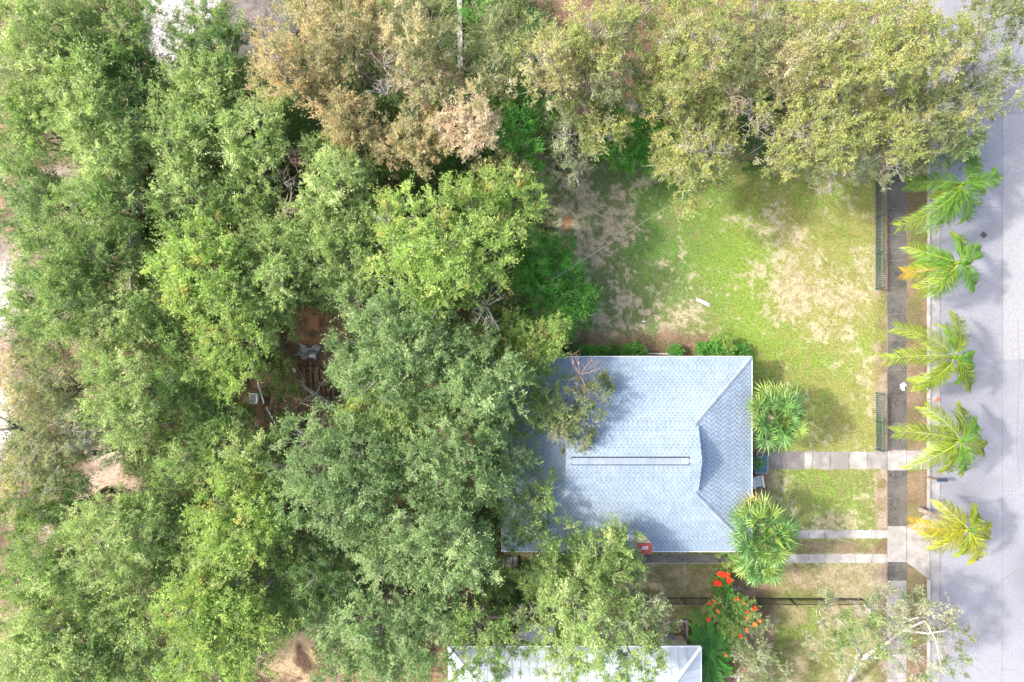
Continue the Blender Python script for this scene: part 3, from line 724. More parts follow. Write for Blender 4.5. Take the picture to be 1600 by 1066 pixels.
q = MB(); q.box(.42, .7, -.36, .32, 0, .26); q.build('end_block', M['concrete'], cb)
rk_ = thing('stone_heap', 'pale stones around the red flowers by the black fence', 'stones', P(1148, 920))
for (xx, yy, r_) in ((0, 0, .2), (.3, .05, .16), (-.25, .04, .13), (.5, -.05, .12)):
    q = MB(); q.tube([(xx, yy, -.02), (xx, yy, .07), (xx + .03, yy, .14)], [r_, r_ * .9, r_ * .4], 7); q.build('stone', M['concrete'], rk_)

# clearing in the wood: tarp, leaning boards, white crate, pipes, fallen limb
tp = thing('tarp', 'crumpled grey tarp at the head of the clearing', 'tarp', P(478, 550, .1))
q = MB(); n = 9; Z = [[random.uniform(0, .28) for _ in range(n)] for _ in range(n)]
for i in range(n - 1):
    for j in range(n - 1):
        g = lambda a, b: (-.75 + a * .18 + .7 * (Z[b][a] - .14) + .05 * b, -.42 + b * .1 + .9 * (Z[(a + 3) % n][b] - .14) * (b in (0, n - 1)) + .12 * math.sin(a * 1.3), Z[a][b])
        q.face([g(i, j), g(i + 1, j), g(i + 1, j + 1), g(i, j + 1)])
q.build('sheet', M['tarp'], tp, smooth=False)
q = MB(); q.box(.3, .75, -.4, -.2, .2, .26); q.build('white_scrap', M['plastic'], tp)
bp_ = thing('board_stack', 'weathered brown boards leaning together in the clearing', 'boards', P(500, 605))
for k in range(9):
    q = MB(); xx = -1.5 + k * .32 + random.uniform(-.05, .05); yy = 1.6 + random.uniform(-.4, .4)
    q.beam((xx, yy - random.uniform(2.6, 3.4), .05), (xx + random.uniform(-.25, .15), yy, .7 + random.uniform(0, .4)), .16, .05); q.build('board', M['wood'], bp_)
q = MB(); q.beam((-1.7, 1.4, .62), (1.3, 1.3, .55), .1, .1); q.build('crosspiece', M['wood'], bp_)
fl = thing('fallen_branch', 'thick grey fallen branch lying across the clearing', 'branch', P(480, 600))
q = MB(); e1 = Vector(P(533, 646)) - Vector(P(480, 600)); q.tube([(0, 0, 1.1), tuple(e1 * .3 + Vector((0, 0, .9))), tuple(e1 * .65 + Vector((.05, .1, .55))), tuple(e1 + Vector((0, 0, .3)))], [.08, .13, .15, .19], 8); q.build('limb', M['bark_pale'], fl)
for k in range(14):
    a = e1 * random.uniform(.0, .8) + Vector((0, 0, 1)); b = a + Vector((random.uniform(-1.6, .9), random.uniform(-1.2, 1.3), random.uniform(-.4, .8)))
    q = MB(); q.tube([a, (a + b) / 2 + Vector((.1, .15, .1)), b], [.045, .03, .012], 5); q.build('side_branch', M['bark_pale'], fl)
wc = thing('crate', 'white plastic crate in the small clearing left of the fallen branch', 'crate', P(400, 622))
for (q0, q1) in (((-.25, -.33), (-.25, .33)), ((.25, -.33), (.25, .33)), ((-.27, -.33), (.27, -.33)), ((-.27, .33), (.27, .33))):
    q = MB(); q.beam((*q0, .25), (*q1, .25), .05, .5); q.build('side', M['plastic'], wc)
q = MB(); q.box(-.24, .24, -.32, .32, .1, .16); q.build('base', M['plastic'], wc)
for i, (p, q_, lab) in enumerate((((403, 598), (413, 632), 'upper white pole of two lying beside the white crate'), ((416, 636), (436, 672), 'lower white pole of two lying beside the white crate'))):
    a = Vector(P(*p, .6)); b = Vector(P(*q_, .2)); t = thing('pole', lab, 'pole', tuple(a), 'white poles in the wood')
    q = MB(); q.tube([(0, 0, 0), tuple(b - a)], [.06, .055], 7); q.build('shaft', M['plastic'], t)
    q = MB(); q.tube([tuple((b - a) * .97), tuple((b - a) * 1.04)], [.07, .07], 7); q.build('coupling', M['iron'], t)
wp = thing('bucket', 'small white bucket between the clearing and the crate', 'bucket', P(462, 578))
q = MB(); q.tube([(0, 0, 0), (0, 0, .36)], [.14, .18], 12); q.build('pail', M['plastic'], wp)
# overhead cable
a, b = Vector(P(1212, 214, 6.6)), Vector(P(862, 438, 5.2))
cbx = thing('overhead_cable', 'thin white cable strung across the lawn from the trees', 'cable', tuple(a))
pts = []
for i in range(17):
    t = i / 16; p = (b - a) * t; p.z -= .5 * 4 * t * (1 - t); pts.append(p)
q = MB(); q.tube(pts, [.011] * 17, 5); q.build('wire', M['wire'], cbx)

# ------------------------------------------------------------------ trees
def C(*c): return np.array(c, dtype=float)
# leaf colours of each kind: list of (colour, share)
PAL = {
 'G': [(C(.145,.212,.068), .45), (C(.098,.160,.050), .33), (C(.215,.265,.105), .22)],
 'L': [(C(.205,.265,.098), .50), (C(.145,.216,.070), .25), (C(.285,.330,.155), .25)],
 'Y': [(C(.188,.265,.076), .50), (C(.145,.222,.060), .28), (C(.270,.320,.105), .17), (C(.330,.300,.100), .05)],
 'B': [(C(.145,.214,.086), .45), (C(.098,.155,.062), .30), (C(.225,.285,.138), .25)],
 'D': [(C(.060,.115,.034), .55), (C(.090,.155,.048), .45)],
 'V': [(C(.080,.215,.045), .50), (C(.120,.265,.052), .35), (C(.058,.140,.038), .15)],
 'T': [(C(.270,.245,.135), .42), (C(.200,.205,.098), .33), (C(.315,.270,.150), .17), (C(.350,.325,.235), .08)],
 'A': [(C(.300,.252,.138), .40), (C(.250,.232,.120), .33), (C(.355,.252,.130), .08), (C(.205,.208,.098), .19)],
 'P': [(C(.350,.305,.225), .50), (C(.280,.245,.155), .30), (C(.370,.285,.200), .20)],
 'O': [(C(.225,.240,.088), .44), (C(.168,.205,.072), .40), (C(.285,.270,.105), .11), (C(.270,.260,.180), .05)],
 'E': [(C(.165,.188,.088), .48), (C(.122,.152,.064), .38), (C(.225,.220,.130), .14)],
 'S': [(C(.185,.215,.120), .50), (C(.255,.250,.175), .30), (C(.130,.185,.072), .20)],
}
def pick_cols(pal, n, rng):
    cs = np.array([c for c, _ in PAL[pal]]); ws = np.array([q for _, q in PAL[pal]]); ws = ws / ws.sum()
    return cs[rng.choice(len(cs), n, p=ws)]

def bare_branches(mb, c, r, rng, n=9, thick=.02):
    """a leafless fan of branches"""
    az0 = rng.uniform(0, 2 * math.pi)
    for _ in range(n):
        az = az0 + rng.uniform(-1.3, 1.3) * (1 if _ % 4 else 2.2); el = rng.uniform(-.1, .7); ln = r * rng.uniform(.7, 1.25)
        d = Vector((math.cos(az) * math.cos(el), math.sin(az) * math.cos(el), math.sin(el) * .8))
        p0 = Vector(c) + d * .1; p1 = p0 + d * ln * .5 + Vector(rng.normal(0, .08, 3)); p2 = p0 + d * ln + Vector(rng.normal(0, .15, 3))
        mb.tube([p0, p1, p2], [thick, thick * .75, thick * .35], 4, cap=False)
        for _k in range(5):
            t = rng.uniform(.3, .95); q0 = p0.lerp(p1, t * 2) if t < .5 else p1.lerp(p2, t * 2 - 1)
            q1 = q0 + (d * .5 + Vector(rng.normal(0, .55, 3))) * ln * .38
            mb.tube([q0, q1], [thick * .6, thick * .25], 3, cap=False)
            q2 = q0.lerp(q1, .6); mb.tube([q2, q2 + (q1 - q0) * .4 + Vector(rng.normal(0, .16, 3))], [thick * .45, thick * .2], 3, cap=False)

COUNT = [0]; GAIN = 1.55
def tree(name, label, cat, group, pal, z, pads, dens=1.0, bark='bark', dead=(), limbs=None, leaf=(.135, .068), squash=.7, skirt=.75, base_at=None, twig=.012, twigmat=None, low=False, trunk_r=.24, tw_share=.5):
    """pads: leaf masses (x, y, radius[, palette]) in plan units at about height z"""
    if name == 'oak_tree' and not twigmat: twigmat, twig, tw_share = 'bark_pale', .016, max(tw_share, .62)
    COUNT[0] += 1; rng = np.random.default_rng(1000 + COUNT[0])
    mx = np.mean([p[0] for p in pads]); my = np.mean([p[1] for p in pads]); ext = max(math.hypot(p[0] - mx, p[1] - my) for p in pads) + 1
    W = []
    for p in pads:
        rel = math.hypot(p[0] - mx, p[1] - my) / ext
        zz = z * (1.0 - .16 * rel ** 2) + rng.normal(0, .04) * z
        pos = P(p[0], p[1], zz); W.append((pos[0], pos[1], zz, S(p[2], zz), p[3] if len(p) > 3 else pal, 1.0))
    bx = float(np.mean([q[0] for q in W])); by = float(np.mean([q[1] for q in W]))
    if base_at: bx, by, _ = P(*base_at)
    root = thing(name, label, cat, (bx, by, 0), group)
    base = np.array([bx, by, 0.0])
    main = list(W)
    for q in main:                                              # lower masses that close the crown underneath
        if rng.random() < skirt:
            an = rng.uniform(0, 2 * math.pi); k = q[3] * .55
            W.append((q[0] + math.cos(an) * k, q[1] + math.sin(an) * k, q[2] - q[3] * rng.uniform(.7, 1.2), q[3] * .9, q[4], .55))
    for q in main if not low else ():                           # smaller masses round the rim that knit neighbouring crowns together
        if rng.random() < skirt * .75:
            an = rng.uniform(0, 2 * math.pi); k = q[3] * rng.uniform(.8, 1.1)
            W.append((q[0] + math.cos(an) * k, q[1] + math.sin(an) * k, q[2] - q[3] * rng.uniform(.4, .9), q[3] * rng.uniform(.45, .7), q[4], .8))
    # wood
    zl = min(q[2] - q[3] for q in main)
    if low: th = max(.25, .4 * zl)
    else: th = max(1.2, zl * rng.uniform(.45, .6))
    jit = rng.normal(0, .12, (4, 2)); tr = trunk_r
    m = MB(); tp = [(jit[i, 0] * (i > 0), jit[i, 1] * (i > 0), th * i / 3 - (.1 if i == 0 else 0)) for i in range(4)]
    m.tube(tp, [tr * 1.35, tr, tr * .9, tr * .75], 8); m.build('trunk' if not low else 'stem', M[bark], root, smooth=True)
    top = Vector(tp[-1])
    if limbs is None:
        for q in main:
            e = Vector((q[0] - bx, q[1] - by, q[2] - q[3] * .35)); m_ = top.lerp(e, .5) + Vector((rng.normal(0, .25), rng.normal(0, .25), .35 * (e - top).length * .3))
            r0 = tr * .5
            mm = MB(); mm.tube([top - Vector((0, 0, .15)), top.lerp(m_, .5) + Vector(rng.normal(0, .08, 3)), m_, m_.lerp(e, .55) + Vector(rng.normal(0, .1, 3)), e], [r0, r0 * .8, r0 * .62, r0 * .42, r0 * .2], 5); mm.build('limb', M[bark], root, smooth=True)
    else:
        for lb in limbs:
            pts = [Vector(P(*k[:3])) - Vector(base) for k in lb]; mm = MB(); mm.tube(pts, [k[3] for k in lb], 7); mm.build('limb', M[bark], root, smooth=True)
    # foliage: every mass is a dome of small sprays, every spray a handful of twigs with leaves
    cc_, dd_, qq_, kk_, ps_, rp_ = [], [], [], [], [], []
    for (x, y, zz, r, pl, dn) in W:
        r = r * 1.06
        n = max(3, int((9.0 * r * r + 5) * dens * dn * (1 if r > .6 else 1.6)))
        az = rng.uniform(0, 2 * np.pi, n); sz = rng.uniform(-.2, 1.0, n); cz = np.sqrt(1 - np.minimum(sz * sz, .999))
        d = np.stack([np.cos(az) * cz, np.sin(az) * cz, sz * squash], 1)
        c = np.array([x - bx, y - by, zz])
        cc_.append(c + d * r * rng.uniform(.45, 1.0, n)[:, None] + rng.normal(0, .06, (n, 3)) * r); dd_.append(d)
        qq_.append(rng.uniform(.22, .68, n) * math.sqrt(min(1.25, max(.12, r / 1.5)))); rp_.append(np.repeat(c[None, :], n, 0))
        kk_.append(pick_cols(pl, n, rng) * rng.uniform(.80, 1.22, (n, 1)) * rng.uniform(.92, 1.1)); ps_ += [pl] * n
    cc_ = np.concatenate(cc_); dd_ = np.concatenate(dd_); qq_ = np.concatenate(qq_); kk_ = np.concatenate(kk_); rp_ = np.concatenate(rp_)
    NT, LV = 9, 14
    n0 = len(cc_)
    tdir = unit((np.repeat(dd_, NT, 0) * .75 + np.array([0, 0, .35]) + rng.normal(0, .62, (n0 * NT, 3))))
    st = np.repeat(cc_, NT, 0); L = np.repeat(qq_, NT) * rng.uniform(.6, 1.5, n0 * NT) * np.where(rng.random(n0 * NT) < .16, 1.6, 1.0); en = st + tdir * L[:, None]
    co = np.repeat(kk_, NT, 0) * rng.uniform(.88, 1.12, (n0 * NT, 1)); n = n0 * NT
    t = rng.uniform(.12, 1.08, (n, LV))
    lsc = np.clip(L, .15, .5)[:, None, None] / .5
    pos = st[:, None, :] + (en - st)[:, None, :] * t[:, :, None] + rng.normal(0, 1, (n, LV, 3)) * (.062 * lsc)
    pos = pos.reshape(-1, 3); N = len(pos)
    a = unit(np.repeat(tdir, LV, 0) * .9 + rng.normal(0, .6, (N, 3)))
    nr = unit(np.array([0, 0, 1.0]) * .9 + np.array([-.35, 0, 0]) + rng.normal(0, .55, (N, 3)))
    b = unit(np.cross(nr, a))
    ls = np.repeat(np.clip(L / .45, .45, 1.0), LV)
    V, T = tris(pos, a, b, leaf[0] * ls * rng.uniform(.65, 1.35, N), leaf[1] * ls * rng.uniform(.7, 1.3, N))
    cl = np.repeat(co, LV, 0)
    alt = pick_cols(pal, N, rng); mixk = rng.uniform(0, .45, (N, 1))
    cl = (cl * (1 - mixk) + alt * mixk) * rng.uniform(.78, 1.22, (N, 1)) * GAIN
    add('crown' if not low else 'foliage', arr_mesh('crown', V, T, np.clip(cl, .01, .8), M['leaf']), root)
    LEAFN[0] += N
    # twigs: thin three sided spikes, along the sprays and from the limb ends to the sprays
    k = rng.random(n) < tw_share * .45
    kp = rng.random(n0) < .6
    s = np.concatenate([st[k], (rp_ - np.array([0, 0, .7]) + (cc_ - rp_) * .3)[kp]]); e = np.concatenate([st[k] + (en - st)[k] * 1.02, cc_[kp]])
    tw_ = np.concatenate([np.full(k.sum(), twig), np.full(kp.sum(), twig * 1.3)])[:, None]
    axu = unit(e - s); u = unit(np.cross(axu, np.array([.2, .3, .9]))); v = np.cross(axu, u); nk = len(s)
    TV = np.empty((nk * 4, 3)); TV[0::4] = s + u * tw_; TV[1::4] = s - u * tw_ * .5 + v * tw_ * .87; TV[2::4] = s - u * tw_ * .5 - v * tw_ * .87; TV[3::4] = e
    i = np.arange(nk)[:, None] * 4
    TT = np.concatenate([i + np.array([[0, 1, 3]]), i + np.array([[1, 2, 3]]), i + np.array([[2, 0, 3]])])
    tg = add('twigs', arr_mesh('twigs', TV, TT, np.ones((len(TT), 3)), M[twigmat or bark]), root); tg['kind'] = 'stuff'
    for (dx, dy, dr, dz, dm) in dead:
        c = Vector(P(dx, dy, dz - .35)) - Vector(base); mm = MB(); bare_branches(mm, c, S(dr, dz), rng)
        mm.build('dead_branch', M[dm], root)
    return root
LEAFN = [0]
WL, WI, WT, WR = 'oaks of the wood left of the board fence', 'oaks of the wood behind the house', 'tan leaved trees along the top', 'shrubs and saplings'
K = dict(name='oak_tree', cat='tree')
# --- outside, left of the board fence
tree(label='yellow green oak filling the top left corner', group=WL, pal='L', z=9.5, pads=[(30,40,45),(80,25,45),(55,90,45),(20,110,40),(100,70,40),(120,15,35)], **K)
tree(label='mid green oak along the top edge left of the white pad', group=WL, pal='G', z=8.5, pads=[(160,20,40),(185,60,40),(215,30,33),(150,70,35),(195,95,35)], dead=[(195,50,18,8.5,'dead_tan')], **K)
tree(label='light green oak with bright clumps just below the top left corner oak', group=WL, pal='L', z=9.5, pads=[(75,125,40),(110,95,35),(95,165,38),(125,110,40),(50,155,35),(140,140,32)], **K)
tree(label='darker oak beside the upper end of the board fence', group=WL, pal='D', z=7.5, pads=[(195,140,38,'G'),(225,110,28),(170,110,32),(215,150,28)], **K)
tree(label='green oak at the left edge above the small blue green oak', group=WL, pal='G', z=8.5, pads=[(25,190,40),(60,215,38),(20,235,35),(45,175,30)], **K)
tree(label='round bright oak whose crown touches the upper board fence', group=WL, pal='L', z=9.0, pads=[(150,185,40),(185,210,38),(130,215,35),(165,240,36),(200,240,26),(120,180,30)], **K)
tree(label='small dark blue green oak at the left edge beside pinkish bare sand', group=WL, pal='B', z=6.5, pads=[(30,285,38),(58,318,36),(18,335,35),(66,285,26)], bark='bark_dark', **K)
tree(label='wide oak right of the pinkish sand patch', group=WL, pal='G', z=8.5, pads=[(145,260,35,'L'),(175,285,36),(135,300,35),(196,315,30),(115,330,36),(160,340,40),(190,365,30)], **K)
tree(label='dull green oak below the pinkish sand patch', group=WL, pal='G', z=8.5, pads=[(70,370,33),(110,385,38),(60,405,35),(140,410,38),(180,410,33),(95,430,36)], tw_share=.8, **K)
tree(label='broad green oak beside the white sand at the left edge', group=WL, pal='G', z=9.0, pads=[(62,465,38),(100,480,42),(48,502,34),(80,525,38),(120,450,35),(130,500,35)], **K)
tree(label='yellow green oak touching the lower board fence', group=WL, pal='L', z=8.5, pads=[(190,460,36),(172,492,38),(200,510,34),(160,530,38),(195,550,34),(215,480,22)], **K)
tree(label='olive tan oak at the left edge with a rusty patch', group=WL, pal='E', z=8.5, pads=[(30,580,38,'T'),(70,600,38),(40,630,34,'T'),(90,570,30),(72,645,28,'E')], dens=.75, twigmat='bark_pale', twig=.02, **K)
tree(label='bright green oak of rounded clumps beside the lot line halfway down', group=WL, pal='L', z=9.5, pads=[(195,585,38),(170,618,36),(203,640,36),(190,668,34),(216,610,28),(155,575,30,'G')], **K)
tree(label='thin olive oak with yellow leaves over the white sand', group=WL, pal='E', z=8.5, pads=[(55,700,36),(25,735,32,'O'),(80,722,36),(40,768,36,'O'),(102,692,28),(75,762,26,'E')], dens=.55, twigmat='bark_pale', twig=.022, tw_share=.9,
     limbs=[[(60,740,2,.16),(50,690,5.5,.13),(30,668,6.6,.10),(0,672,7.2,.07)],[(30,668,6.6,.08),(8,656,7.0,.05),(-6,650,7.2,.03)],[(50,690,5.5,.1),(80,664,6.8,.07),(120,660,7.4,.04)]], bark='bark_dark', **K)
tree(label='sparse grey twigged oak above the pink clearing', group=WL, pal='S', z=8.5, pads=[(128,645,32),(150,685,28),(185,705,26),(112,675,26)], dens=.42, twigmat='bark_pale', twig=.022, tw_share=1.0, dead=[(112,670,24,8,'dead_grey'),(128,690,20,8,'dead_grey')], **K)
tree(label='dark open oak below the olive oak near the left edge', group=WL, pal='D', z=7.0, pads=[(92,785,33),(58,805,33,'G'),(128,775,26),(18,810,30),(40,842,28,'G')], dens=.75, bark='bark_dark', **K)
tree(label='large light green domed oak left of the lower lot line', group=WL, pal='L', z=9.8, pads=[(140,820,38),(180,795,40),(160,850,42),(202,835,36),(212,795,26),(180,880,36),(122,845,26),(212,868,26)], **K)
tree(label='green oak at the left edge beside the large domed oak', group=WL, pal='G', z=8.8, pads=[(60,870,40),(90,900,36,'L'),(35,910,38),(100,865,28),(70,930,30)], **K)
tree(label='pale lime oak filling the bottom left corner', group=WL, pal='L', z=10, pads=[(30,965,45),(70,985,42),(40,1020,45),(90,1030,42),(15,1058,40),(60,1068,40)], **K)
tree(label='mid green oak between the bottom left corner oak and the dirt gap', group=WL, pal='G', z=9.0, pads=[(130,950,36),(142,990,40),(110,1005,32),(150,1040,38),(180,1012,30),(110,1060,34),(190,1060,28)], **K)
tree(label='yellow green oak left of the dirt gap at the lot corner', group=WL, pal='L', z=9.0, pads=[(185,955,34,'G'),(215,955,30),(208,990,36),(230,985,24),(195,1030,32),(222,1035,26)], **K)
tree(label='dark green oak over the white pad at the top', group=WI, pal='G', z=7.5, pads=[(292,58,34),(322,40,36),(345,72,34,'D'),(304,88,28),(335,18,26),(358,42,24)], **K)
tree(label='small bright oak below the white pad', group=WI, pal='L', z=7.5, pads=[(292,118,30),(320,122,33),(345,112,26,'G'),(272,124,20),(375,118,20,'G'),(400,134,18)], **K)
# --- the wood on the lot
tree(label='light green oak at the upper left corner of the lot', group=WI, pal='L', z=8.5, pads=[(265,175,36),(300,162,32),(268,218,36),(330,158,28),(302,205,26)], **K)
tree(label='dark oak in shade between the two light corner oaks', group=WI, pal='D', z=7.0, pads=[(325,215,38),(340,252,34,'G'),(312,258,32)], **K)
tree(label='bright feathery oak left of the dark hollow at the top', group=WI, pal='L', z=9.0, pads=[(400,190,34),(422,165,26),(388,230,36),(362,200,26),(412,225,28),(362,168,24,'G')], **K)
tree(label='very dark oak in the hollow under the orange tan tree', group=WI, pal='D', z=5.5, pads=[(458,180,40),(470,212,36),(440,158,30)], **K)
tree(label='light oak with grey green clumps along the upper board fence', group=WI, pal='L', z=8.5, pads=[(265,250,32),(282,290,36),(310,312,34),(268,318,28,'G'),(330,335,30,'G')], **K)
tree(label='bright round oak right of the reddish dead branches', group=WI, pal='L', z=9.0, pads=[(500,240,30),(520,280,38),(498,305,34),(540,252,28),(545,302,32,'G'),(510,335,33)], **K)
tree(label='oak with bare reddish and tan branches at its middle', group=WI, pal='G', z=8.0, pads=[(400,285,34,'L'),(375,310,32),(425,352,34,'L'),(398,335,28),(385,262,24)], dead=[(452,252,24,8.0,'dead_red'),(442,285,20,7.5,'dead_grey'),(440,330,30,7.8,'dead_tan')], **K)
tree(label='big yellow green oak inside the board fence with a spreading crown', group=WI, pal='Y', z=9.5, pads=[(292,380,38),(322,375,38),(272,410,32),(310,420,44),(346,405,38),(300,460,38),(340,450,36,'L'),(286,492,26),(268,440,26),(370,390,28,'L')], **K)
tree(label='wide mid green oak above the orange leaf patch', group=WI, pal='L', z=9.0, pads=[(402,390,40),(440,380,38,'G'),(385,430,36),(430,430,40),(470,408,32,'G'),(412,470,34),(446,462,24,'G')], dead=[(508,452,16,6,'dead_grey')], **K)
tree(label='yellow green oak left of the clearing', group=WI, pal='Y', z=8.8, pads=[(360,500,38),(400,492,36),(350,535,36),(385,532,34),(428,502,26,'L'),(332,562,28),(352,590,34),(378,585,26)], **K)
tree(label='green oak at the left lot line beside the yellow green one', group=WI, pal='G', z=8.0, pads=[(270,540,34),(300,570,32),(262,582,30),(280,610,32,'L'),(256,505,26)], **K)
tree(label='darker oak with curved grey limbs left of the white crate', group=WI, pal='G', z=7.0, pads=[(300,640,36),(330,668,34,'D'),(268,660,32),(350,652,26,'D')], dead=[(290,630,22,7,'dead_grey')], **K)
tree(label='yellow topped oak below the white crate', group=WI, pal='L', z=8.5, pads=[(350,690,33),(385,702,32),(370,740,36,'Y'),(336,722,28),(400,732,28)], dead=[(390,720,18,7.6,'dead_grey')], **K)
tree(label='green oak around the reddish leaf gap at the left lot line', group=WI, pal='G', z=8.0, pads=[(288,722,34),(270,700,28),(312,742,30),(262,750,26)], **K)
tree(label='golden green oak of round lumps in the lower left of the lot', group=WI, pal='Y', z=9.5, pads=[(350,790,38),(390,780,36),(370,830,42),(410,822,36),(330,812,30),(352,852,32),(400,852,32),(430,802,26),(300,848,32,'L'),(322,868,26,'L')], **K)
tree(label='dark low oak in the bottom left corner of the lot', group=WI, pal='D', z=6.0, pads=[(262,832,34),(268,882,32),(256,785,24),(296,802,22),(300,890,24)], **K)
tree(label='biggest yellow green oak across the bottom lot line', group=WI, pal='Y', z=9.8, pads=[(292,905,28,'L'),(322,920,34),(290,950,38),(330,960,42),(370,950,40),(408,960,40),(302,1000,38,'G'),(350,1010,42),(398,1008,38),(432,978,28),(284,1038,30),(330,1048,34),(392,1042,26),(370,900,32,'L')], **K)
# --- middle
tree(label='brightest yellow green oak in the middle of the wood', group=WI, pal='Y', z=10, pads=[(640,330,33),(680,322,30),(622,388,42),(662,400,48),(702,372,44),(738,332,36),(770,382,40),(702,430,44),(642,440,38),(748,420,38),(602,340,28),(592,420,34,'L'),(680,468,30),(718,300,24)],
     dead=[(668,372,26,9.8,'dead_grey'),(606,336,16,9.5,'dead_grey'),(620,446,18,8.5,'dead_grey')], **K)
tree(label='feathery bright oak at the upper edge of the lawn', group=WI, pal='Y', z=8.5, pads=[(762,300,32),(800,322,33),(822,340,24),(790,290,26),(780,350,32),(832,308,18)], **K)
tree(label='vivid dark green bush spilling onto the lawn', group=WR, name='bush', cat='bush', pal='V', z=3.6, pads=[(860,432,44),(885,462,38),(842,402,36),(872,388,24),(902,472,28),(856,502,38),(830,440,34),(888,425,24)], low=True, trunk_r=.12)
tree(label='feathery yellow green oak above the house corner', group=WI, pal='Y', z=6.2, pads=[(840,530,33),(822,555,28),(864,520,22),(802,520,28),(830,580,26),(858,556,16)], dead=[(760,478,36,8.2,'dead_grey')], **K)
tree(label='green oak between the dead tan branches and the brightest oak', group=WI, pal='L', z=8.5, pads=[(572,285,26,'G'),(560,350,36),(520,372,36,'G'),(500,402,32),(545,402,34,'G'),(482,362,30),(540,442,30),(512,440,22,'G')], dead=[(600,340,14,8.5,'dead_grey')], **K)
tree(label='large blue green oak right of the clearing', group=WI, pal='B', z=9.5, pads=[(560,482,34),(600,500,44),(640,482,34),(562,540,40),(620,550,50),(660,530,42),(590,590,44),(640,600,44),(690,590,42),(700,532,34),(546,580,28)], **K)
tree(label='blue green oak between the big blue green oak and the roof', group=WI, pal='B', z=8.8, pads=[(722,560,42),(760,572,42),(740,610,42),(780,622,38),(798,590,34),(702,640,36)], dead=[(735,640,20,8,'dead_red')], **K)
tree(label='yellowish oak at the lower end of the clearing', group=WI, pal='Y', z=8.2, pads=[(572,632,36),(610,650,36,'L'),(640,642,32,'B'),(660,662,28,'B'),(550,625,22)], **K)
tree(label='large blue green oak just below the clearing', group=WI, pal='B', z=9.8, pads=[(480,692,40),(520,672,38),(560,700,44),(442,732,28),(500,740,46),(550,760,46),(480,780,38),(600,740,36),(530,802,40),(580,792,38)], **K)
tree(label='blue green oak left of the dark western roof slope', group=WI, pal='B', z=9.2, pads=[(650,720,40),(690,700,42),(722,740,40),(662,770,32),(740,700,38),(768,748,34),(702,780,32)], **K)
tree(label='pale blue green oak over the lower left corner of the roof', group=WI, pal='B', z=9.5, pads=[(600,830,42),(650,820,38),(690,830,40),(722,860,36),(640,870,44),(600,882,40),(680,890,40),(738,830,28),(748,888,28)], **K)
tree(label='dark leafed oak leaning over the western roof slope', group=WI, pal='B', z=6.2, pads=[(782,690,32),(800,660,30,'G'),(815,722,26),(838,780,30,'G'),(808,800,34,'G'),(856,802,22,'G'),(790,770,30),(800,838,20,'G')], dens=.8, **K)
tree(label='olive green oak overhanging the upper left of the roof with reddish dry twigs', group=WI, pal='E', z=6.0, pads=[(850,602,33,'G'),(880,640,34),(908,660,26),(928,622,22),(905,688,16),(860,650,28,'G'),(944,602,14),(832,640,24,'G')], dens=.9, dead=[(906,586,32,6.5,'dead_red')], **K)
tree(label='low shaded oak with palm like undergrowth near the bottom of the lot', group=WI, pal='B', z=7.5, pads=[(460,852,34),(440,900,30,'G'),(490,905,30,'D'),(470,930,28,'G'),(550,905,34),(520,938,26,'D')], **K)
tree(label='green oak over the chimney end of the roof', group=WI, pal='G', z=6.4, pads=[(860,872,36),(900,852,30),(938,862,34),(964,852,26,'L'),(880,900,38,'L'),(930,900,38,'L'),(968,890,34),(984,878,18),(842,900,26),(958,828,18)], dead=[(945,890,26,6.7,'dead_grey')], **K)
tree(label='light green oak over the white metal roof', group=WI, pal='L', z=8.5, pads=[(862,950,34),(902,960,42),(940,980,38),(978,960,34),(880,990,32),(852,1002,26,'G'),(920,1020,32),(988,1000,32),(958,1042,32,'G'),(1012,1020,26,'G'),(1000,1052,24,'G'),(872,1042,28)], dens=.85, dead=[(975,970,26,8.6,'dead_grey'),(822,975,26,7.5,'dead_grey')], **K)
tree(label='blue green oak along the bottom edge beside the tan dirt', group=WI, pal='B', z=9.0, pads=[(562,970,40),(600,1000,40),(532,1012,38),(640,965,36),(680,970,32),(580,1050,38),(522,1055,34),(634,1042,28),(500,962,30),(718,960,28)], **K)
tree(label='open oak over the left end of the white metal roof', group=WI, pal='G', z=8.5, pads=[(740,980,32),(768,1002,30),(720,1030,28),(760,1046,28),(800,1030,28),(818,970,24),(692,1012,26,'B'),(680,1055,28,'B')], dens=.75, dead=[(795,1000,26,8,'dead_grey')], **K)
tree(label='grey green oak above the planter bed', group=WI, pal='S', z=7.5, pads=[(1008,958,32),(1028,988,24,'D'),(998,930,26)], dens=.7, twigmat='bark_pale', twig=.02, **K)
# --- top: tan trees
KT = dict(name='tan_tree', cat='tree', group=WT, twigmat='bark_pale', twig=.021, leaf=(.135, .060), squash=.85)
tree(label='orange tan tree beside the dark asphalt drive', pal='A', z=10, pads=[(430,90,34),(422,55,22),(450,120,34),(480,102,32,'T'),(420,128,24)], **KT)
tree(label='tan tree with orange tips along the top edge right of the asphalt drive', pal='T', z=10.5, pads=[(480,20,36),(520,40,36,'A'),(500,70,34),(560,30,36,'A'),(540,75,32),(545,5,30)], **KT)
tree(label='tan tree left of the low grey wall', pal='T', z=10, pads=[(610,30,38),(640,60,36),(590,72,34,'E'),(670,30,32,'E'),(688,70,28,'E'),(650,102,30,'E'),(698,108,20)], dead=[(598,102,34,10,'dead_grey')], **KT)
tree(label='rounded orange tan crown hanging over the dark hollow', pal='A', z=8.8, pads=[(522,175,32),(550,200,34),(530,150,28,'T'),(580,190,28,'T'),(502,140,24),(545,222,20),(490,126,20)], **KT)
